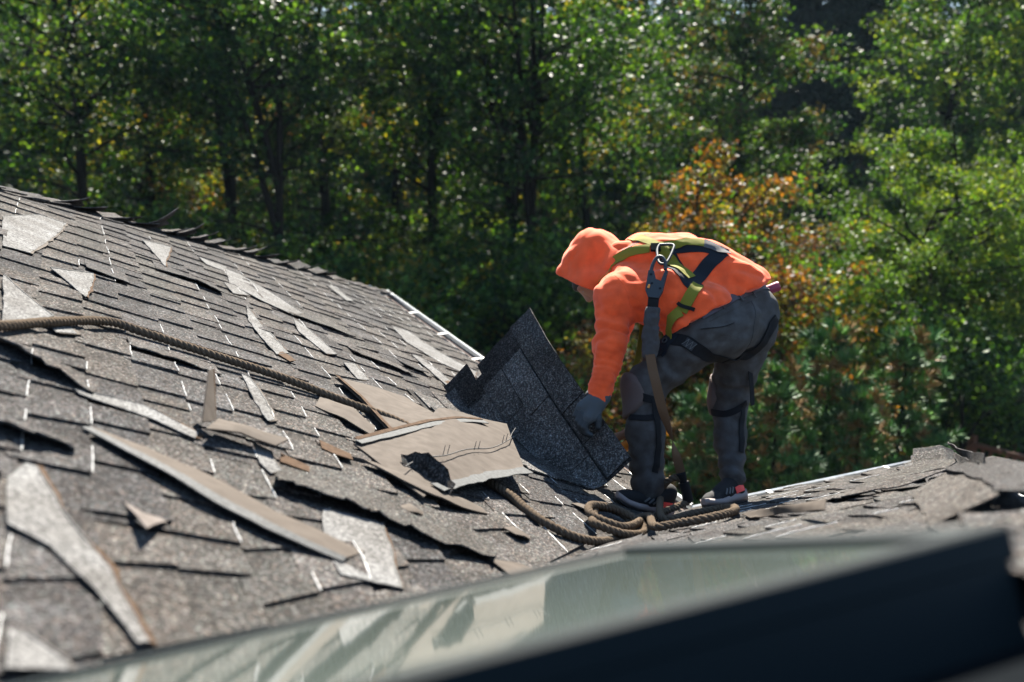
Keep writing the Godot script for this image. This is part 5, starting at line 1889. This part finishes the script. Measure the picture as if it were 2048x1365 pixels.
func hand(man: Node3D, wrist: Vector3, palm: Vector3, edge: Vector3, side: float) -> void:
	# a gloved hand closed over the sheet's free edge: fingers lie along the far side, thumb on the near side
	var s := Sdf.new()
	var fwd := (palm - wrist).normalized()
	var up := (V(-0.62, -0.10, -0.42)).normalized()     # across the sheet edge, outwards to the left and away
	var e := edge.normalized()
	var n := e.cross(up).normalized()
	if n.dot(V(0, 0.4, 1)) < 0.0:
		n = -n
	cap(s, wrist - fwd * 0.02, 0.040, wrist + fwd * 0.03, 0.037, 0.02)
	cap(s, wrist + fwd * 0.02 - e * 0.012, 0.035, palm - e * 0.030, 0.026, 0.02)
	cap(s, wrist + fwd * 0.02 + e * 0.012, 0.035, palm + e * 0.032, 0.026, 0.02)
	for i in 4:
		var o := palm + e * (-0.036 + 0.024 * i) + fwd * 0.012
		var l: float = [0.036, 0.042, 0.040, 0.032][i]
		var k1 := o + (fwd * 0.75 + V(0, -0.65, 0.0)).normalized() * l
		var k2 := k1 + (V(0.35, -0.85, 0.25)).normalized() * l * 0.8
		var k3 := k2 + (V(0.85, -0.35, 0.35)).normalized() * l * 0.6
		cap(s, o, 0.0145, k1, 0.0132, 0.006)
		cap(s, k1, 0.0132, k2, 0.0125, 0.004)
		cap(s, k2, 0.0125, k3, 0.0105, 0.004)
	var th := wrist + fwd * 0.035 + e * 0.03 * side
	var t1 := th + (fwd * 0.4 + e * 0.6 * side + V(0.2, -0.5, 0.3)).normalized() * 0.042
	cap(s, th, 0.018, t1, 0.015, 0.012)
	cap(s, t1, 0.015, t1 + (fwd * 0.5 + V(0.3, -0.8, 0.2)).normalized() * 0.034, 0.012, 0.004)
	var g := part(skin(s, 0.0045, 0.02), "glove", M.glove, man)
	# dipped palm coating on the fingers
	var c := Sdf.new()
	for i in range(3, s.a.size()):
		cap(c, s.a[i], s.ra[i], s.a[i] + s.d[i], s.ra[i] + s.dr[i], s.k[i])
	c.grow = 0.0012
	part(skin(c, 0.0045, 0.02), "coated_fingers", M.glove_palm, g)

func shoe(man: Node3D, toe: Vector3, heel: Vector3, nrm: Vector3) -> void:
	var f := (toe - heel)
	var ln := f.length()
	f = f.normalized()
	var u := (nrm - f * nrm.dot(f)).normalized()
	var w := f.cross(u)
	# midsole: lofted outline
	var prof := [[-0.02, 0.032], [0.04, 0.037], [0.25, 0.035], [0.45, 0.034], [0.65, 0.045], [0.85, 0.042], [0.97, 0.026], [1.02, 0.010]]
	var mid := MB.new()
	var out := MB.new()
	var rows := []
	var rows2 := []
	for q in prof:
		var k: float = q[0]
		var hw: float = q[1]
		var hgt := lerpf(0.046, 0.026, smoothstep(0.1, 0.8, k))
		var spring := 0.016 * smoothstep(0.75, 1.05, k) + 0.008 * smoothstep(0.12, -0.05, k)
		var o := heel + f * (ln * k) + u * (0.008 + spring)
		rows.append(PackedVector3Array([o - w * hw * 0.94, o + w * hw * 0.94, o + w * hw * 1.06 + u * hgt * 0.5, o + w * hw * 0.96 + u * hgt, o - w * hw * 0.96 + u * hgt, o - w * hw * 1.06 + u * hgt * 0.5]))
		var o2 := heel + f * (ln * k) + u * spring
		rows2.append(PackedVector3Array([o2 - w * hw * 0.9, o2 + w * hw * 0.9, o2 + w * hw * 0.92 + u * 0.0095, o2 - w * hw * 0.92 + u * 0.0095]))
	for pr in [[rows, mid], [rows2, out]]:
		var rr: Array = pr[0]
		var mb: MB = pr[1]
		mb.grid(rr, true)
		mb.cap(rr[0], true)
		mb.cap(rr[rr.size() - 1])
	var up := Sdf.new()
	var at := func(k: float, h: float, s: float) -> Vector3:
		return heel + f * (ln * k) + u * h + w * s
	cap(up, at.call(0.10, 0.055, 0), 0.034, at.call(0.45, 0.052, 0), 0.035, 0.02)
	cap(up, at.call(0.45, 0.052, 0.006), 0.034, at.call(0.80, 0.038, 0), 0.033, 0.02)
	cap(up, at.call(0.80, 0.038, 0.012), 0.026, at.call(0.93, 0.036, 0), 0.024, 0.02)
	cap(up, at.call(0.12, 0.06, 0), 0.036, at.call(0.16, 0.115, 0), 0.040, 0.02)
	cap(up, at.call(0.26, 0.09, 0), 0.036, at.call(0.58, 0.062, 0), 0.030, 0.02)
	up.cut_n.push_back(-u)
	up.cut_o.push_back(-(heel.dot(u) + 0.028))
	var sh := part(skin(up, 0.0065, 0.02), "shoe", M.shoe, man)
	part(mid, "midsole", M.sole, sh)
	part(out, "outsole", M.outsole, sh)
	for sd in [1.0, -1.0]:
		var b := strap(up, [at.call(0.30, 0.058, 0.05 * sd), at.call(0.20, 0.066, 0.05 * sd), at.call(0.08, 0.070, 0.045 * sd)], 0.030, 0.002, 0.003, Vector3())
		part(b, "heel_counter", M.red, sh)
		for i in 3:
			var k := 0.42 + 0.08 * i
			b = strap(up, [at.call(k, 0.050, 0.05 * sd), at.call(k - 0.06, 0.078, 0.045 * sd)], 0.008, 0.002, 0.003, Vector3())
			part(b, "side_stripe", M.stitch, sh)
	var tab := strap(up, [at.call(-0.06, 0.05, 0.0), at.call(-0.05, 0.085, 0.0)], 0.022, 0.002, 0.003, Vector3())
	part(tab, "heel_tab", M.red, sh)

func build_lanyard() -> void:
	var d := V(-0.245, 1.384, 0.288)
	var t := thing("lanyard", V(-0.25, 1.30, 0.33), "fall lanyard with steel snap hook, grey shock pack and brown webbing hanging from the harness", "lanyard")
	# D-ring on its plate
	var right := V(0.93, 0.05, 0.30).normalized()
	var o := V(-0.215, 1.388, 0.225)
	var tip := V(-0.245, 1.330, 0.335)
	var ring := spline([o - right * 0.030, o - right * 0.034 + (tip - o) * 0.35, tip - right * 0.014, tip + right * 0.016, o + right * 0.034 + (tip - o) * 0.35, o + right * 0.030, o - right * 0.030], 0.008)
	var b := MB.new()
	b.tube(ring, [0.0065], 8)
	part(b, "harness_ring", M.steel, t)
	b = MB.new()
	b.box(V(-0.258, 1.374, 0.205), right * 0.022, V(0.05, 1.0, 0.35).normalized() * 0.005, V(-0.1, -0.35, 0.95).normalized() * 0.030)
	part(b, "ring_pad", M.matte_black, t)
	# snap hook: two side plates, eye, gate
	var h0 := V(-0.258, 1.345, 0.345)
	var h1 := V(-0.294, 1.206, 0.445)
	var dn := (h1 - h0).normalized()
	var rt := (V(1, 0, 0.25) - dn * V(1, 0, 0.25).dot(dn)).normalized()
	var fr := dn.cross(rt)
	if fr.z < 0:
		fr = -fr
	var hook := spline([h0 + dn * 0.085 - rt * 0.030, h0 + dn * 0.03 - rt * 0.028, h0 - dn * 0.010 - rt * 0.014, h0 - dn * 0.014 + rt * 0.006, h0 + dn * 0.008 + rt * 0.024, h0 + dn * 0.045 + rt * 0.030], 0.008)
	b = MB.new()
	b.tube(hook, [0.011, 0.010, 0.009, 0.008, 0.008], 8)
	part(b, "hook", M.steel, t)
	b = MB.new()
	var plate := PackedVector3Array()
	for q in [[-0.040, 0.060], [-0.016, 0.060], [-0.002, 0.098], [0.020, 0.104], [0.030, 0.055], [0.042, 0.050], [0.034, 0.150], [0.022, 0.185], [-0.022, 0.185], [-0.040, 0.150]]:
		plate.push_back(h0 + rt * q[0] + dn * q[1] + fr * 0.012)
	b.slab(plate, fr, 0.022)
	part(b, "hook_body", M.steel, t)
	for q in [[-0.026, 0.078], [-0.016, 0.120], [0.022, 0.140]]:
		b = MB.new()
		var c: Vector3 = h0 + rt * q[0] + dn * q[1]
		b.tube(PackedVector3Array([c + fr * 0.011, c + fr * 0.0155]), [0.0055, 0.0045], 10)
		part(b, "rivet", M.navy, t)
	b = MB.new()
	b.tube(PackedVector3Array([h0 - rt * 0.026 + dn * 0.128 + fr * 0.0125, h0 - rt * 0.028 + dn * 0.145 + fr * 0.0125]), [0.005, 0.006], 6)
	part(b, "red_tab", M.orange_tool, t)
	var w0 := h0 + dn * 0.175
	var p0 := V(-0.303, 1.150, 0.470)
	b = ribbon([w0, (w0 + p0) * 0.5 + V(0, 0, 0.006), p0 - V(0, 0.02, 0)], 0.046, 0.005, [rt])
	part(b, "hook_webbing", M.black, t)
	# shock pack
	var p1 := V(-0.320, 0.975, 0.548)
	var pack := Sdf.new()
	for sx in [-1.0, 1.0]:
		cap(pack, p0 + rt * 0.016 * sx, 0.020, p1 + rt * 0.016 * sx, 0.020, 0.02)
	var fn := FastNoiseLite.new()
	fn.frequency = 22.0
	pack.noise = fn
	pack.amp = 0.012
	part(skin(pack, 0.007, 0.02), "shock_pack", M.pack, t)
	# brown webbing, twisting once, down to the rope
	b = ribbon([p1 + V(0, 0.01, 0.022), V(-0.312, 0.93, 0.60), V(-0.300, 0.875, 0.635), V(-0.278, 0.785, 0.662), V(-0.247, 0.693, 0.672), V(-0.232, 0.645, 0.668), V(-0.220, 0.60, 0.668), V(-0.203, 0.545, 0.664), V(-0.186, 0.485, 0.660), V(-0.178, 0.458, 0.660)], 0.040, 0.003, [V(0.9, 0.1, 0.2), V(0.9, 0.15, 0.2), V(0.9, 0.2, 0.25), V(0.9, 0.2, 0.2), V(0.5, 0.1, 0.8), V(0.1, 0.0, 1.0), V(-0.5, -0.1, 0.8), V(-0.9, -0.2, 0.2), V(-0.8, -0.2, -0.1), V(-0.7, -0.2, -0.1)])
	part(b, "webbing", M.brown_web, t)
	b = MB.new()
	b.tube(PackedVector3Array([V(-0.186, 0.485, 0.660), V(-0.177, 0.455, 0.660), V(-0.170, 0.432, 0.661)]), [0.021, 0.018, 0.014], 10)
	part(b, "end_cover", M.black, t)
